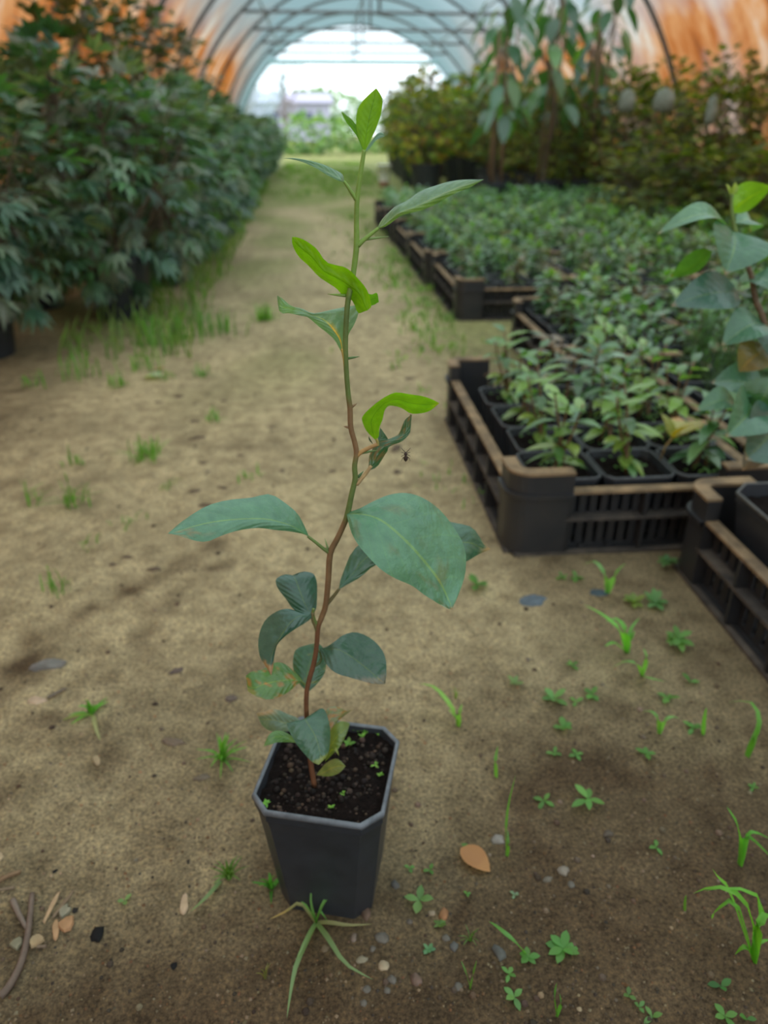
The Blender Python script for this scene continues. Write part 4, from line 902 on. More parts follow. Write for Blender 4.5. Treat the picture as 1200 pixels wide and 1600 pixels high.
for i, (x, y, H, nl, L, lab) in enumerate(((1.18, 5.25, 1.05, 26, .20, 'tall staked plant nearest the path with big hanging leaves'), (1.52, 5.35, 1.15, 28, .21, 'tall staked plant, second from the path, with big hanging leaves'), (1.86, 5.45, 1.15, 26, .20, 'tall staked plant, third from the path, with big hanging leaves'),
        (1.32, 6.0, 1.10, 24, .20, 'tall staked plant behind the gap between the first two'), (1.70, 6.15, 1.2, 24, .2, 'tall staked plant behind the second and third'), (2.05, 6.2, 1.1, 20, .19, 'tall staked plant at the back, beside the right wall bushes'))):
    staked(lab, x, y, H, 300+i, nl, L)
# pale plastic sleeves hung among the bushes, and the russet rag at the foot of the canes
def sleeve(x, y, Y, w_, h_, lab):
    p = aty(x, y, Y); n = 12; mb = MB()
    mb.loops([[Vector((w_/2*k*math.cos(2*PI*j/n), w_*.35*k*math.sin(2*PI*j/n), z)) for j in range(n)] for k, z in ((.12, h_*.5), (.75, h_*.36), (1, 0), (.95, -h_*.3), (.7, -h_*.5), (.1, -h_*.5))], (.8, .8, .8))
    o = mb.build('plastic_sleeve', M_SLEEVE); o.location = p; tag(o, lab, 'bag', 'pale plastic sleeves')
M_SLEEVE = simple('pale_plastic', (.26, .27, .22), .6, .3, .5, 24, col2=(.09, .10, .06))
sleeve(1038, 157, 3.7, .10, .10, 'pale plastic sleeve hanging among the olive bushes, larger one'); sleeve(1112, 172, 3.6, .05, .12, 'narrow pale plastic sleeve among the olive bushes near the right edge'); sleeve(980, 158, 3.9, .08, .10, 'dull plastic sleeve among the olive bushes, leftmost one')
def rag():
    p = gpt(823, 302); mb = MB()
    for i in range(7):
        for k in range(4):
            a = k/3-.5; mb.vert((a*.10*(1-.05*i)+.006*math.sin(i*2), .02*math.sin(a*7+i), .02+.30*i/6), (.34, .10, .045))
    for i in range(6):
        for k in range(3): mb.face(i*4+k, i*4+k+1, i*4+k+5, i*4+k+4)
    o = mb.build('russet_cloth', simple('russet_cloth', (.36, .11, .05), .9, .2, .4, 30)); o.location = (p.x, min(p.y, 4.95)+.12, .10)
    md = o.modifiers.new('thick', 'SOLIDIFY'); md.thickness = .008
    tag(o, 'russet cloth strip hanging at the foot of the canes', 'cloth')
rag()
p = gpt(600, 292); bk = thing('white_pot', 'small white pot with a brownish base at the edge of the far path', 'pot', (p.x, p.y, 0)); n = 18
ring = lambda r_, z: [Vector((r_*math.cos(2*PI*j/n), r_*math.sin(2*PI*j/n), z)) for j in range(n)]
mb = MB(); mb.loops([ring(.055, .055), ring(.07, .20), ring(.074, .20), ring(.074, .215), ring(.066, .215), ring(.055, .07), ring(.002, .07)]); mb.build('body', simple('white_plastic', (.88, .88, .82), .5, .4, .1, 30), bk)
mb = MB(); mb.loops([ring(.002, .0), ring(.05, 0), ring(.056, .056), ring(.002, .056)]); mb.build('base', simple('terracotta_base', (.36, .20, .12), .8, .3, .3, 30), bk)
# ------------------------------------------------------------------ beyond the far opening
def broad(name, label, cat_, x, y, size, pal, seed, L, ncl, trunk=.0):
    r_ = shrub(name, label, cat_, size, 7, ncl, 4, L, L*.5, pal, seed, None, basez=trunk, mat=M_HEDGE, spread=1.2); r_.location = (x, y, 0); return r_
GP = [(.16, .30, .07), (.12, .24, .06), (.22, .34, .10), (.08, .16, .05)]
for i, (x, y, s_, lab) in enumerate(((-.3, 20.5, (2.2, 1.8, .9), 'bright green bush just beyond the far opening, left one'), (1.5, 22, (2.4, 1.8, .8), 'bright green bush beyond the far opening, middle one'), (-2.6, 23, (2.4, 1.8, 1.0), 'bright green bush beyond the far opening, behind the hedge end'), (3.9, 20.5, (2.2, 1.8, 1.3), 'dark green bush beyond the far opening, right one'))):
    broad('garden_bush', lab, 'bush', x, y, s_, GP if i < 3 else [(.07, .13, .05), (.10, .16, .06)], 400+i, .17, 260)
for i, (x, y, s_, lab) in enumerate(((-.5, 62, (9, 6, 2.9), 'hazy green tree in the distance, left of the sapling tip'), (9, 63, (9, 6, 2.6), 'hazy green tree in the distance, behind the sapling tip'), (19, 64, (9, 6, 3.0), 'hazy green tree in the distance, right of the opening'), (-14, 64, (9, 6, 3.2), 'hazy green tree in the distance, far left'))):
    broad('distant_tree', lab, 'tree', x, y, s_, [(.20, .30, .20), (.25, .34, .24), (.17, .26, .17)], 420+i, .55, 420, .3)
def bare(label, x, y, H, seed):
    rd = random.Random(seed); root = thing('bare_tree', label, 'tree', (x, y, 0)); tb_ = MB(); tb_.tube([(0, 0, 0), (.05, 0, H*.55), (0, 0, H)], [.16, .10, .03], 7, (.33, .30, .32)); tb_.build('trunk', M_STICK, root)
    for k in range(22):
        z = H*rd.uniform(.3, .95); a = rd.uniform(0, 6.28); l_ = H*.30*(1.15-z/H); b_ = MB(); e = Vector((math.cos(a)*l_, math.sin(a)*l_, z+l_*1.1)); b_.tube([(0, 0, z), Vector((0, 0, z)).lerp(e, .5)+Vector((0, 0, -.05)), e], [.06, .045, .02], 5, (.36, .33, .36))
        for q in range(4):
            f_ = rd.uniform(.4, 1); p0 = Vector((0, 0, z)).lerp(e, f_); b_.tube([p0, p0+Vector((rd.uniform(-.5, .5), rd.uniform(-.5, .5), rd.uniform(.2, .8)))*l_*.7], [.03, .012], 4, (.38, .35, .38), False)
        b_.build('branch', M_STICK, root)
for i, (x, y, H, lab) in enumerate(((-3.6, 44, 3.7, 'bare tree far beyond the opening, left of the pale house'), (-1.7, 46, 3.3, 'bare tree far beyond the opening, right of the pale house'), (-4.8, 47, 3.2, 'bare tree far beyond the opening, leftmost of the three'))): bare(lab, x, y, H, 500+i)
hs = thing('pale_house', 'low pale lilac house far away, left in the opening', 'building', (-2.4, 49, 0))
mb = MB(); mb.box(-3.2, 3.2, 0, 5, 0, 2.0); mb.build('walls', simple('lilac_plaster', (.50, .50, .66), .9, .2, .1, 2), hs, False)
mb = MB(); i8 = [mb.vert(p) for p in ((-3.5, -.3, 1.98), (3.5, -.3, 1.98), (3.5, 5.3, 1.98), (-3.5, 5.3, 1.98), (-3.3, 2.5, 2.6), (3.3, 2.5, 2.6))]
for q in ((0, 1, 5, 4), (2, 3, 4, 5), (0, 4, 3), (1, 2, 5), (3, 2, 1, 0)): mb.face(*[i8[k] for k in q])
mb.build('roof', simple('grey_roof', (.42, .42, .55), .8, .3, .1, 2), hs, False)
for x in (-2.2, -.2, 1.8):
    mb = MB(); mb.box(x-.4, x+.4, -.03, .02, .7, 1.5); mb.build('window', simple('dim_glass', (.10, .12, .20), .2, .5, .1, 2), hs, False)

# ------------------------------------------------------------------ weeds, grass, stones and litter on the path
rw = random.Random(77)
def weed(px, py, size, n, label, col=(.14, .33, .07), tall=.25, width=.5, bx=None):
    """rosette of n leaves; size is the leaf length in pixels"""
    p = on(px, py); dpt = (p-_c).dot(_f); L = size*dpt/FPX*.92; col = tuple(c*.72 for c in col); root = thing('weed', label, 'weed', tuple(p), rw.uniform(0, 6.28))
    sb_ = MB(); sb_.tube([(0, 0, -.002), (.0004, 0, L*tall*.6), (0, 0, L*tall)], [L*.04, L*.035, L*.03], 5, tuple(Vector(col)*.8)); sb_.build('stem', M_STEM, root)
    for i in range(n):
        a = i*2*PI/n+rw.uniform(-.3, .3) if n <= 4 else i*2.4; el = rw.uniform(.0, .95); d = Vector((math.cos(a)*math.cos(el), math.sin(a)*math.cos(el), math.sin(el)))
        lb = MB(); lb.leaf(frame(Vector((0, 0, L*tall*(.6+.4*i/n))), d), L*rw.uniform(.75, 1.1), L*width*rw.uniform(.85, 1.1), jit(col, .18, rw), 5, .25, .2, None, .55); lb.build('leaf', M_WEED, root)
    return root
def tuft(px, py, h, n, label, col=(.13, .30, .06), spread=.7, w_=None, foot=.0):
    """grass tuft; h is the blade height in pixels"""
    p = on(px, py); dpt = (p-_c).dot(_f); H = h*dpt/FPX*.95; W = (w_ or 2.6)*dpt/FPX; n = int(n*1.5); col = tuple(c*.85 for c in col); root = thing('grass_tuft', label, 'grass', tuple(p), 0)
    for i in range(n):
        a = rw.uniform(0, 6.28); o_ = rw.uniform(.10, spread)*1.15; e = Vector((math.cos(a)*H*o_, math.sin(a)*H*o_, H*rw.uniform(.6, 1.05)*(1.15-o_*.7))); m_ = Vector((e.x*.35, e.y*.35, e.z*.75))
        f0 = Vector((rw.gauss(0, foot), rw.gauss(0, foot), 0)); blade(root, [f0+Vector((math.cos(a)*W*.4, math.sin(a)*W*.4, -.002)), f0+m_, f0+e], W*rw.uniform(.7, 1.2), jit(col, .25, rw))
    return root
def blade(root, P, W, c, tipc=None, name='blade'):
    lb = MB(); k = 7; rows = []
    for i in range(k+1):
        v = i/k; p = cat(P, v); tg = (cat(P, min(1, v+.05))-cat(P, max(0, v-.05))).normalized(); sd = tg.cross(Vector((0, 0, 1)))
        sd = sd.normalized() if sd.length > .05 else Vector((1, 0, 0))
        up = sd.cross(tg); wd = W/2*(1-v**2.2)*(.7+.3*min(1, v*5)); cc = c if tipc is None or v < .7 else tipc
        rows.append([lb.vert(p-sd*wd+up*wd*.35, cc), lb.vert(p, cc), lb.vert(p+sd*wd+up*wd*.35, cc)])
    for a, b_ in zip(rows, rows[1:]): lb.face(a[0], a[1], b_[1], b_[0]); lb.face(a[1], a[2], b_[2], b_[1])
    return lb.build(name, M_WEED, root)
def pxblades(px, py, blades, label, W=8, col=(.14, .32, .08)):
    """a grass plant rooted at a pixel; every blade is a list of (pixel x, pixel y, height above the ground)"""
    p = on(px, py); dpt = (p-_c).dot(_f); root = thing('grass_plant', label, 'grass', tuple(p))
    for bl in blades:
        wk = 1.0; c = col; tc_ = None
        if isinstance(bl[-1], dict): wk = bl[-1].get('w', 1.0); c = bl[-1].get('c', col); tc_ = bl[-1].get('t'); bl = bl[:-1]
        P_ = [Vector((0, 0, 0))]+[gpt(x, y, z)-p for x, y, z in bl]
        blade(root, P_, W*wk*dpt/FPX, jit(c, .1, rw), tc_)
    return root
DRY, PG = (.34, .33, .15), (.20, .30, .13)
pxblades(494, 1442, [[(478, 1470, .010), (464, 1498, .008), {'c': PG}], [(466, 1500, .008), (456, 1540, .004), (448, 1592, .002), {'c': PG}], [(512, 1465, .012), (540, 1506, .010), (584, 1531, .003), {'w': 1.1, 'c': PG}], [(515, 1442, .006), (545, 1446, .006), (582, 1444, .003), {'w': 1.0, 'c': DRY}],
        [(486, 1412, .018), (487, 1376, .032), {'w': .6}], [(505, 1412, .018), (518, 1398, .018), (535, 1397, .014), {'w': .8}], [(470, 1412, .012), (448, 1424, .006), (420, 1437, .002), {'w': .9, 'c': DRY, 't': (.45, .33, .12)}], [(480, 1418, .02), (470, 1408, .022), {'w': .7}], [(500, 1425, .014), (512, 1440, .005), {'w': .7}]],
        'straggling grass plant with long pale blades in front of the black pot', 8)
tuft(424, 1388, 32, 9, 'fresh green grass tuft against the left side of the black pot', (.10, .30, .045), 1.2, 6)
tuft(358, 1372, 42, 12, 'grass tuft left of the black pot with a long fallen blade beside it', (.13, .24, .06), .8, 5)
pxblades(345, 1376, [[(325, 1400, .006), (297, 1425, .002), {'c': PG}]], 'long pale grass blade lying left of the black pot', 8)
tuft(348, 1188, 48, 16, 'bright grass tuft on bare sand left behind the black pot', (.15, .36, .06), 1.1, 5)
tuft(143, 1118, 30, 9, 'small bright tuft beside the tan chip on the left', (.13, .36, .05), 1.2, 7); pxblades(146, 1120, [[(120, 1118, .006), (96, 1126, .002), {'c': (.28, .34, .1)}], [(150, 1138, .004), (157, 1158, .001), {'c': DRY}]], 'two yellowing blades beside the small bright tuft on the left', 7)
for (x, y, h, n, lab) in ((86, 925, 42, 9, 'upright grass tuft beside the dark rut'), (112, 792, 52, 14, 'wide grass tuft at the left of the path'), (47, 788, 48, 6, 'slim grass tuft near the left edge'), (112, 728, 34, 7, 'small tuft behind the wide grass tuft'), (232, 715, 46, 26, 'bushy grass tuft, largest on the left of the path'), (335, 656, 26, 9, 'little tuft in the middle distance behind the bushy one'),
        (268, 760, 18, 6, 'tiny tuft between the bushy tuft and the sapling leaf'), (206, 818, 22, 6, 'tiny tuft just above the tip of the left leaf'), (390, 748, 20, 6, 'tiny tuft above the long left leaf'), (145, 852, 24, 4, 'sparse yellowing tuft left of the rut'), (186, 606, 30, 10, 'tuft at the foot of the hedge, middle'), (55, 604, 34, 8, 'tuft at the foot of the hedge, near the corner pot'),
        (318, 588, 24, 8, 'tuft standing clear of the hedge foot'), (262, 592, 24, 7, 'tuft beside the fallen pale leaf by the hedge'), (412, 500, 34, 26, 'rounded weedy tuft at the hedge edge beside the sapling stem'), (225, 575, 60, 16, 'tall grass clump against the hedge foot'), (300, 530, 80, 22, 'tall grass growing out of the hedge foot, middle'), (345, 520, 60, 18, 'tall grass growing out of the hedge foot, farther'), (250, 540, 90, 20, 'tall grass growing out of the hedge foot, nearer'), (130, 588, 70, 14, 'tall grass before the corner pot')):
    tuft(x, y, h*(1 if h < 55 else .75), n, lab, jit((.13, .29, .055), .15, rw), 1.0 if h < 55 else .6, 2.6, .012 if h < 55 else .03)
k = 0
for (x, y, h, n) in sorted(((618, 410, 16, 12), (640, 432, 18, 14), (652, 455, 20, 16), (668, 478, 20, 18), (640, 500, 18, 14), (690, 500, 20, 16), (676, 528, 20, 14), (648, 560, 16, 10), (700, 545, 18, 12), (662, 620, 14, 6), (612, 450, 14, 10), (720, 640, 18, 8), (690, 745, 16, 6), (725, 770, 20, 8), (630, 470, 16, 12), (655, 520, 16, 12), (600, 425, 14, 12), (625, 395, 14, 12)), key=lambda q: -q[1]):
    k += 1; tuft(x, y, h, n, f'low grass patch on the path by the far crates, {ORDN(k)} nearest the camera', jit((.17, .32, .07), .15, rw), 1.1, 2.4, .035)['group'] = 'low grass patches on the path'
W_ = weed
W_(655, 1412, 26, 4, 'four leaved pale seedling right of the black pot', (.22, .40, .13), .5, .55)
W_(879, 1488, 30, 8, 'leafy rosette weed near the bottom, right of centre', (.15, .36, .08)); W_(824, 1500, 22, 5, 'weed with one long blade beside it, bottom centre right', (.15, .36, .08))
pxblades(822, 1492, [[(800, 1468, .03), (775, 1447, .02), (764, 1440, .01), {}]], 'single long blade leaning left over the bottom centre right weeds', 9)
W_(803, 1560, 22, 4, 'pale two leaved seedling at the bottom, below the dark stones', (.20, .42, .12)); W_(795, 1525, 16, 4, 'round leaved seedling just above the bottom pale seedling', (.18, .40, .10))
W_(917, 1256, 32, 5, 'five leaved weed in the middle of the right sand', (.16, .38, .08), .5, .38); W_(850, 1252, 18, 4, 'small weed left of the five leaved one'); W_(865, 1095, 26, 5, 'spreading weed below the flat slate', (.17, .36, .10)); W_(900, 1098, 14, 3, 'tiny weed right of the spreading weed'); W_(924, 1088, 20, 4, 'small upright weed right of the spreading weed')
W_(879, 1138, 22, 5, 'weed below the spreading weed'); W_(866, 1178, 14, 4, 'tiny weed, left of a pair'); W_(900, 1180, 16, 4, 'tiny weed, right of a pair'); W_(1009, 1180, 18, 4, 'bright small weed alone on the right sand'); W_(1025, 1325, 16, 3, 'tiny three leaved weed on the lower right sand')
W_(1078, 1068, 18, 3, 'oval leaved weed near the right crate'); W_(1044, 1094, 20, 4, 'yellow green weed below the weed clump'); W_(1057, 1012, 26, 14, 'clump of round leaved weeds beside the right crate', (.17, .34, .08), .8); W_(804, 1072, 18, 4, 'pale weed on bare sand right of the sapling', (.22, .36, .13)); W_(1082, 1140, 18, 5, 'weed with an upright blade, right side'); pxblades(1098, 1148, [[(1100, 1125, .03), (1104, 1105, .05), {}]], 'upright blade beside the right side weed', 7)
W_(1125, 1545, 22, 3, 'dark round leaved seedling, lower right corner, upper one', (.08, .22, .06)); W_(1131, 1592, 24, 4, 'round leaved seedling at the lower right edge', (.16, .36, .08)); W_(1165, 1596, 20, 2, 'half seen round leaf in the lower right corner', (.10, .26, .06))
W_(981, 1560, 16, 3, 'two leaved seedling, first of three at the bottom', (.14, .28, .08)); W_(998, 1577, 15, 3, 'two leaved seedling, second of three at the bottom', (.14, .28, .08)); W_(1018, 1592, 18, 3, 'two leaved seedling, third of three at the bottom', (.16, .34, .09))
W_(1177, 1232, 12, 4, 'tiny weed near the right edge'); W_(893, 1042, 14, 4, 'tiny weed below the flat slate'); W_(1023, 946, 26, 8, 'pale weed below the gap between the crates', (.17, .34, .12)); W_(877, 905, 12, 4, 'tiny weed before the nearest crate, left'); W_(900, 906, 14, 5, 'tiny weed before the nearest crate, right'); W_(990, 945, 22, 9, 'low yellowish weed before the crate gap', (.24, .33, .08))
W_(745, 920, 26, 6, 'dark green weed under the browned leaf tip', (.13, .30, .07), .4); W_(195, 1410, 16, 3, 'two leaved pale seedling on the left sand', (.22, .36, .12)); W_(670, 1484, 14, 6, 'small blue green weed below the four leaved seedling', (.16, .34, .16)); W_(736, 1330, 18, 2, 'green sprout poking over the dry orange leaf'); W_(803, 1400, 10, 5, 'tiny pale weed near the bottom', (.25, .36, .22)); W_(688, 1445, 12, 8, 'faint feathery weed by the bottom stones', (.15, .26, .06)); W_(640, 1358, 12, 3, 'tiny sprout close to the black pot, right'); W_(672, 1362, 14, 3, 'tiny sprout farther right of the black pot'); W_(1040, 890, 20, 10, 'weed growing in the gap between the two near crates', (.13, .27, .09), .9); W_(730, 1400, 10, 3, 'tiny sprout below the dry orange leaf')
pxblades(949, 928, [[(945, 900, .035), (930, 878, .045), (912, 882, .03), {}], [(958, 905, .03), (968, 890, .045), (978, 880, .055), {'w': 1.3}]], 'grass with two arching blades before the nearest crate', 9, (.18, .36, .12))
pxblades(979, 1020, [[(978, 990, .04), (965, 968, .05), (945, 972, .045), {'w': 1.2}], [(985, 1000, .02), (992, 985, .03), {}], [(968, 985, .05), (940, 960, .05), (912, 945, .04), {}], [(960, 1005, .02), (945, 1010, .02), {}], [(985, 985, .03), (1000, 965, .035), {'w': .7}]], 'bright grass plant arching left on the right sand', 9, (.15, .40, .08))
pxblades(1003, 1056, [[(995, 1038, .03), (975, 1034, .03), (955, 1045, .015), {}], [(1010, 1030, .03), (1005, 1012, .04), {}], [(1015, 1060, .02), (1040, 1065, .01), {}]], 'grass with a pale curved blade below the arching plant', 7, (.18, .36, .10))
pxblades(1030, 1146, [[(1028, 1125, .025), (1018, 1112, .03), (1002, 1112, .02), {}], [(1038, 1128, .025), (1050, 1120, .03), (1064, 1124, .02), {}]], 'two bladed sprout among the right side weeds', 8, (.17, .36, .10))
pxblades(1168, 1182, [[(1180, 1150, .03), (1186, 1120, .05), (1170, 1096, .05), (1136, 1098, .03), {'w': 1.1}], [(1178, 1155, .02), (1186, 1128, .035), {'w': 1.3}]], 'arching grass by the right crate near the edge', 8, (.14, .36, .06))
pxblades(1155, 1352, [[(1156, 1315, .03), (1150, 1285, .05), (1135, 1260, .06), {'w': 1.2}], [(1165, 1310, .035), (1182, 1318, .03), (1205, 1340, .02), {'w': 1.4}], [(1170, 1302, .04), (1205, 1312, .03), {}]], 'grass plant half way down the right edge', 9, (.12, .34, .05))
pxblades(1176, 1505, [[(1178, 1455, .04), (1160, 1405, .07), (1120, 1386, .07), (1083, 1396, .055), {'w': 1.6}], [(1185, 1450, .05), (1200, 1430, .06), (1230, 1470, .03), {'w': 1.6}], [(1165, 1480, .02), (1148, 1492, .01), {'w': 1.2}], [(1185, 1475, .02), (1205, 1468, .02), {}], [(1150, 1412, .055), (1118, 1425, .04), (1112, 1436, .03), {'w': 1.1}], [(1140, 1395, .06), (1122, 1372, .07), (1113, 1357, .08), {}], [(1176, 1470, .03), (1190, 1410, .065), (1150, 1388, .075), (1100, 1392, .06), {'w': 1.2}]], 'largest grass plant, broad blades arching in at the lower right edge', 9, (.15, .38, .05))
pxblades(792, 1338, [[(790, 1300, .03), (795, 1255, .06), (806, 1210, .085), {'w': .8}], [(794, 1320, .02), (793, 1295, .03), {}]], 'slender upright blade on the sand right of the pot', 6, (.10, .24, .05)); pxblades(775, 1212, [[(774, 1190, .02), (778, 1165, .035), {}]], 'short upright blade above the slender one', 7)
pxblades(870, 1590, [[(866, 1560, .025), (870, 1535, .04), {}], [(876, 1570, .02), (874, 1552, .03), {}]], 'dark upright blades at the bottom centre right', 6, (.09, .22, .05)); pxblades(1069, 1425, [[(1070, 1410, .015), (1072, 1398, .028), {}]], 'thin dark blade on the lower right sand', 5, (.1, .2, .05)); pxblades(735, 1545, [[(728, 1520, .02), (720, 1500, .025), {}], [(740, 1520, .02), (745, 1500, .03), {}]], 'thin forked grass among the bottom stones', 5, (.10, .20, .05))
pxblades(716, 1135, [[(705, 1105, .025), (680, 1075, .03), (655, 1068, .02), {'w': 1.2}], [(718, 1115, .02), (722, 1100, .025), {}], [(712, 1120, .015), (700, 1108, .012), {}]], 'grass blade leaning left beside the dark leaf', 8, (.20, .38, .08)); tuft(712, 1090, 28, 4, 'thin faint grass behind the leaning blade', (.22, .32, .10), .5, 2.5); tuft(735, 1470, 30, 8, 'faint thin grass by the bottom stones', (.13, .22, .06), .8, 2.5); tuft(415, 1530, 30, 5, 'faint yellow grass at the bottom left', (.22, .22, .07), .5, 2.5)
# grass at the foot of the hedge and on the far path, too fine to count
gs = MB(); rd = random.Random(31)
for i in range(6600):
    if i < 4200:
        y = rd.uniform(5.2, 14.8); x = rd.uniform(-.55, .75); H = rd.uniform(.015, .05)
        if nz(x*1.2, y*.7, 3)+.35*nz(x*5, y*3, 8) < -.12+.5*(1-sst(5.2, 8, y)): continue
    elif i < 5400 and i % 2:
        y = rd.uniform(1.7, 5.5); x = rd.gauss(.30-.012*y, .09); H = rd.uniform(.008, .03)
        if .39 < x or nz(x*4, y*2.5, 8) < -.05: continue
    else:
        y = rd.uniform(1.9, 9); x = -.50-.025*(y-2)+.05*nz(y*2, 1, 1)+rd.uniform(-.2, .14); H = rd.uniform(.02, .10)
    a = rd.uniform(0, 6.28); w_ = .0035*(1+y*.08); z = ground_h(x, y); c = jit((.14, .215, .06), .3, rd); e = Vector((x+H*.5*math.cos(a), y+H*.5*math.sin(a), z+H))
    i0 = [gs.vert((x-w_*math.sin(a), y+w_*math.cos(a), z-.002), c), gs.vert((x+w_*math.sin(a), y-w_*math.cos(a), z-.002), c), gs.vert(((x+e.x)/2+w_*.7, (y+e.y)/2, z+H*.6), c), gs.vert(((x+e.x)/2-w_*.7, (y+e.y)/2, z+H*.6), c), gs.vert(e, c)]
    gs.face(i0[0], i0[1], i0[2], i0[3]); gs.face(i0[3], i0[2], i0[4])
tag(gs.build('fine_grass', M_WEED, smooth=False, kind='stuff'), 'fine grass on the far path and along the hedge foot', 'grass')
# stones
def stone(px, py, w_, h_, col, label, flat=.5, name='stone', group=None):
    p = on(px, py); dpt = (p-_c).dot(_f); a, b_ = w_*dpt/FPX/2*.88, h_*dpt/FPX/2*1.0; hh = max(a, b_)*flat; sd = px*.37+py*.11; mb = MB(); nr, n = 5, 10
    top = mb.vert((0, 0, hh), col); rings = []
    for k in range(1, nr+1):
        th = PI/2*k/nr*1.12; r_ = []
        for j in range(n):
            ph = 2*PI*j/n; f_ = 1+.5*nz(math.cos(ph)*1.6+sd, math.sin(ph)*1.6, k*.25+sd); r_.append(mb.vert((a*math.sin(th)*math.cos(ph)*f_, b_*math.sin(th)*math.sin(ph)*f_, hh*math.cos(th)*(1+.2*nz(ph, k, sd))), jit(col, .08, rw)))
        rings.append(r_)
    for j in range(n): mb.face(top, rings[0][j], rings[0][(j+1) % n])
    for A, B in zip(rings, rings[1:]):
        for j in range(n): mb.face(A[j], B[j], B[(j+1) % n], A[(j+1) % n])
    mb.face(*rings[-1][::-1])
    o_ = mb.build(name, M_STONE, smooth=flat > .45); o_.location = p; o_.rotation_euler.z = rw.uniform(-.4, .4); return tag(o_, label, name.split('_')[-1], group)
GY, TN = (.135, .122, .10), (.30, .23, .14)
stone(833, 938, 54, 30, (.10, .125, .145), 'flat blue grey slate on the sand before the nearest crate', .10, 'slate'); stone(936, 927, 32, 22, (.06, .085, .10), 'dark bluish chip of slate beside the arching grass', .18, 'slate')
stone(76, 1043, 54, 26, (.17, .16, .145), 'grey clod shaped stone near the left edge', .45); stone(57, 1098, 34, 20, (.42, .31, .21), 'tan wood chip near the left edge', .25, 'wood_chip')
for (x, y, a, b_, c, lab) in ((595, 1466, 24, 20, GY, 'grey stone, largest of the cluster before the pot'), (600, 1508, 18, 18, (.36, .29, .19), 'rounded tan pebble among the stones before the pot'), (565, 1500, 22, 12, (.25, .22, .15), 'flat olive stone left of the tan pebble'), (572, 1545, 15, 13, GY, 'grey pebble, left of a lower pair'), (605, 1547, 12, 12, GY, 'grey pebble, right of a lower pair'), (612, 1530, 15, 18, GY, 'grey stone under the tan pebble'), (568, 1565, 14, 12, GY, 'lowest grey pebble before the pot'), (553, 1465, 12, 15, (.18, .14, .11), 'brownish stone left of the largest grey one'), (572, 1427, 18, 26, (.13, .085, .06), 'brown block of soil at the right foot of the pot'), (618, 1383, 14, 18, (.10, .095, .085), 'dark pebble right of the pot'), (710, 1478, 18, 15, (.11, .11, .10), 'dark rounded stone, right of a pair'), (697, 1465, 14, 12, GY, 'dark rounded stone, left of a pair'), (780, 1490, 22, 26, (.10, .10, .09), 'dark upright stone beside the bottom weeds'), (778, 1312, 22, 20, (.24, .22, .19), 'pale grey stone right of the pot, by itself'), (693, 1428, 17, 20, (.26, .13, .06), 'rust brown clod below the dry leaf'), (650, 1530, 20, 22, (.15, .10, .075), 'brown clod among the bottom stones'), (716, 1540, 16, 14, GY, 'small grey stone right of the brown clod'), (880, 1362, 20, 18, (.22, .19, .15), 'stone on the lower right sand, upper of a pair'), (856, 1374, 18, 12, (.15, .13, .10), 'stone on the lower right sand, lower of a pair'), (892, 1382, 12, 12, GY, 'pebble beside the pair on the lower right sand'), (950, 1304, 20, 12, (.10, .08, .06), 'dark clod below the five leaved weed'), (675, 1427, 12, 10, (.28, .22, .15), 'small tan pebble below the seedling'), (582, 1482, 10, 10, GY, 'small pebble under the largest grey stone'), (640, 1440, 12, 10, (.12, .10, .08), 'small dark clod between the pot and the seedling'), (905, 1580, 10, 8, TN, 'pale pebble at the bottom right of centre')):
    stone(x, y, a, b_, c, lab, .6)
for (x, y, a, b_, c, lab) in ((152, 1462, 24, 30, (.006, .006, .006), 'black round clod at the lower left'), (272, 1510, 12, 14, (.008, .008, .008), 'small black clod at the bottom left'), (86, 1362, 8, 8, (.01, .01, .01), 'tiny black clod at the left'), (118, 1424, 12, 12, (.02, .017, .014), 'dark clod beside the bark chips'), (275, 1048, 28, 14, (.12, .09, .075), 'brown clod on the left sand below the leaves'), (360, 1092, 24, 14, (.13, .10, .08), 'brown clod left of the mottled leaf'), (270, 1160, 44, 16, (.16, .12, .085), 'low dark clump left of the grass tuft'), (315, 1215, 30, 14, (.15, .12, .085), 'low clod under the grass tuft'), (640, 855, 30, 10, (.12, .09, .065), 'x')):
    if lab != 'x': stone(x, y, a, b_, c, lab, .35, 'clod')
k = 0
for (x, y, a, b_) in sorted(((280, 620, 18, 8), (248, 628, 16, 7), (305, 658, 20, 9), (350, 628, 12, 8), (310, 684, 30, 8), (318, 722, 20, 8), (375, 712, 14, 8), (305, 766, 24, 8), (348, 762, 24, 8), (322, 790, 30, 8), (520, 735, 14, 9), (440, 735, 14, 10), (425, 668, 14, 8), (620, 700, 16, 30), (622, 736, 18, 14), (200, 870, 20, 10), (240, 888, 26, 10), (176, 880, 18, 8), (640, 590, 20, 10), (615, 575, 18, 8)), key=lambda q: -q[1]):
    k += 1; stone(x, y, a, b_, (.125, .09, .06), f'dark crumb of soil on the path behind the sapling, {ORDN(k)} nearest the camera', .3, 'clod', 'dark crumbs of soil on the path')
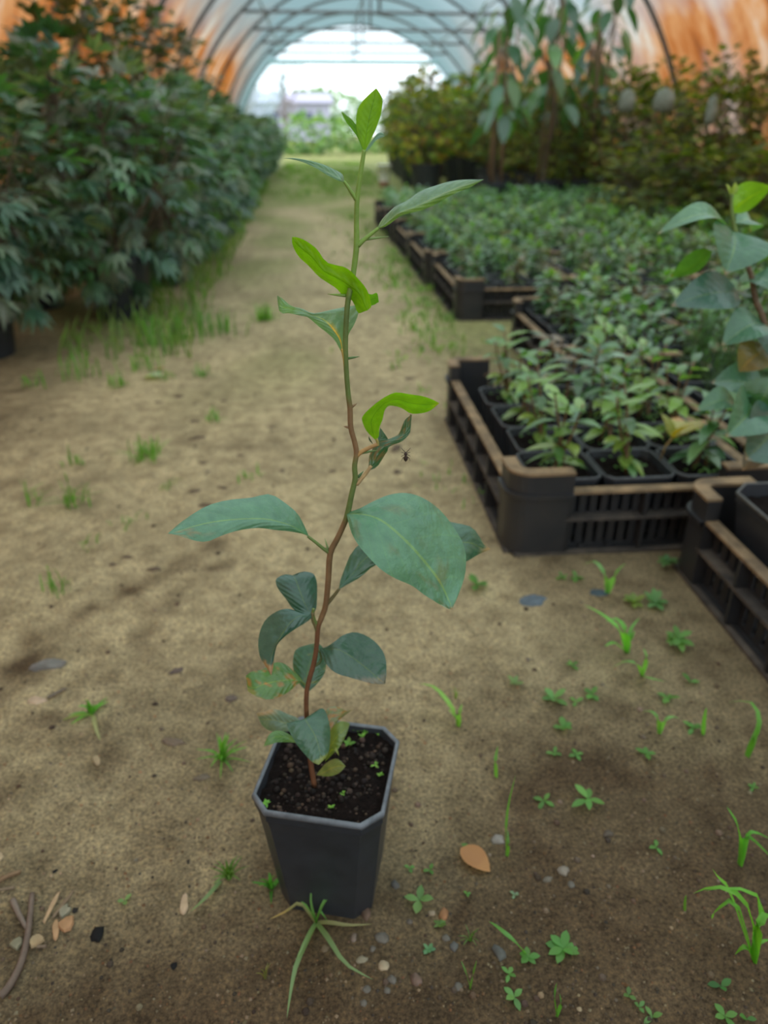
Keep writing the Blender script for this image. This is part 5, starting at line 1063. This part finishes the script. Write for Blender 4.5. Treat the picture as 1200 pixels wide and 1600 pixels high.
# twigs, bark chips and fallen leaves
def stick(pts, r0, r1, col, label, name='twig'):
    P_ = [on(x, y, dz) for x, y, dz in pts]; p0 = P_[0].copy(); mb = MB(); k = 12; dpt = (p0-_c).dot(_f)
    mb.tube([cat(P_, i/k)-p0 for i in range(k+1)], [(r0+(r1-r0)*i/k)*dpt/FPX for i in range(k+1)], 7, col); o_ = mb.build(name, M_STICK); o_.location = p0; return tag(o_, label, name)
stick([(52, 1402, .003), (48, 1450, .004), (38, 1505, .004), (18, 1545, .003), (2, 1562, .003)], 4, 6, (.15, .11, .085), 'long curved twig lying at the lower left'); stick([(22, 1412, .003), (32, 1435, .004), (44, 1456, .003)], 5, 3, (.18, .14, .11), 'short twig crossing the long curved one'); stick([(-4, 1386, .003), (14, 1378, .004), (33, 1366, .002)], 4, 3, (.22, .14, .08), 'brown stick at the left edge'); stick([(0, 1396, .002), (25, 1392, .002)], 2.5, 2, (.2, .15, .1), 'thin straw under the brown stick'); stick([(76, 1096, .003), (104, 1080, .003)], 3, 2, (.16, .13, .10), 'thin twig beside the tan wood chip'); stick([(60, 1484, .002), (74, 1482, .002)], 2.5, 2, (.18, .13, .09), 'short straw by the bark chips')
def chip(px, py, L, W, rot, col, label, name='bark_chip'):
    p = on(px, py, .0012); dpt = (p-_c).dot(_f); l_, w_ = L*dpt/FPX/2*1.25, W*dpt/FPX/2; mb = MB(); n = 10; out = []
    for z, k in ((0, 1), (w_*.35, .85)):
        out.append([mb.vert((w_*k*math.sin(2*PI*j/n)*(1+.6*nz(j*1.3, px*.37, 1.5)), l_*k*math.cos(2*PI*j/n)*(1+.4*nz(j*1.7, py*.37, 2.5)), z+.0006*nz(j, px, 5)), jit(col, .1, rw)) for j in range(n)])
    for j in range(n): mb.face(out[0][j], out[0][(j+1) % n], out[1][(j+1) % n], out[1][j])
    mb.face(*out[1]); mb.face(*out[0][::-1]); o_ = mb.build(name, M_STICK, smooth=False); o_.location = p; o_.rotation_euler.z = rot; return tag(o_, label, 'bark chip')
chip(81, 1420, 46, 9, -.15, (.38, .26, .15), 'long upright bark chip at the lower left'); chip(99, 1416, 40, 6, -.4, (.20, .14, .09), 'thin dark bark sliver right of the long chip'); chip(89, 1455, 30, 10, .25, (.38, .23, .12), 'bark chip below the long chip'); chip(104, 1449, 22, 24, .8, (.36, .20, .10), 'roundish orange bark chip'); chip(102, 1427, 14, 20, 1.3, (.25, .23, .16), 'greyish bark chip above the orange one'); chip(58, 1475, 18, 24, -1.0, (.34, .25, .14), 'tan bark chip near the long twig'); chip(27, 1478, 18, 18, .4, (.22, .20, .13), 'dull bark chip at the far lower left'); chip(288, 1412, 32, 13, .05, (.42, .31, .20), 'pale splintered chip left of the pot'); chip(152, 1190, 20, 12, .5, (.32, .24, .14), 'faint tan chip on the left sand'); chip(2, 1345, 14, 10, .3, (.40, .30, .18), 'tan chip at the left edge')
def fallen(px, py, L, W, rot, col, tipc, label):
    p = on(px, py, .004); dpt = (p-_c).dot(_f); mb = MB(); mb.leaf(Matrix.Rotation(rot, 4, 'Z') @ Matrix.Translation((0, -L*dpt/FPX/2, .002)), L*dpt/FPX, W*dpt/FPX, col, 8, .10, .35, tipc, .45)
    o_ = mb.build('fallen_leaf', M_WEED); o_.location = p; return tag(o_, label, 'leaf')
fallen(742, 1350, 58, 38, 3.9, (.46, .22, .09), (.50, .25, .10), 'dry orange leaf lying right of the black pot'); fallen(240, 592, 30, 26, 1.2, (.40, .46, .34), None, 'pale fallen leaf near the hedge foot'); fallen(248, 580, 22, 16, .4, (.45, .26, .14), None, 'small orange fallen leaf near the hedge foot')
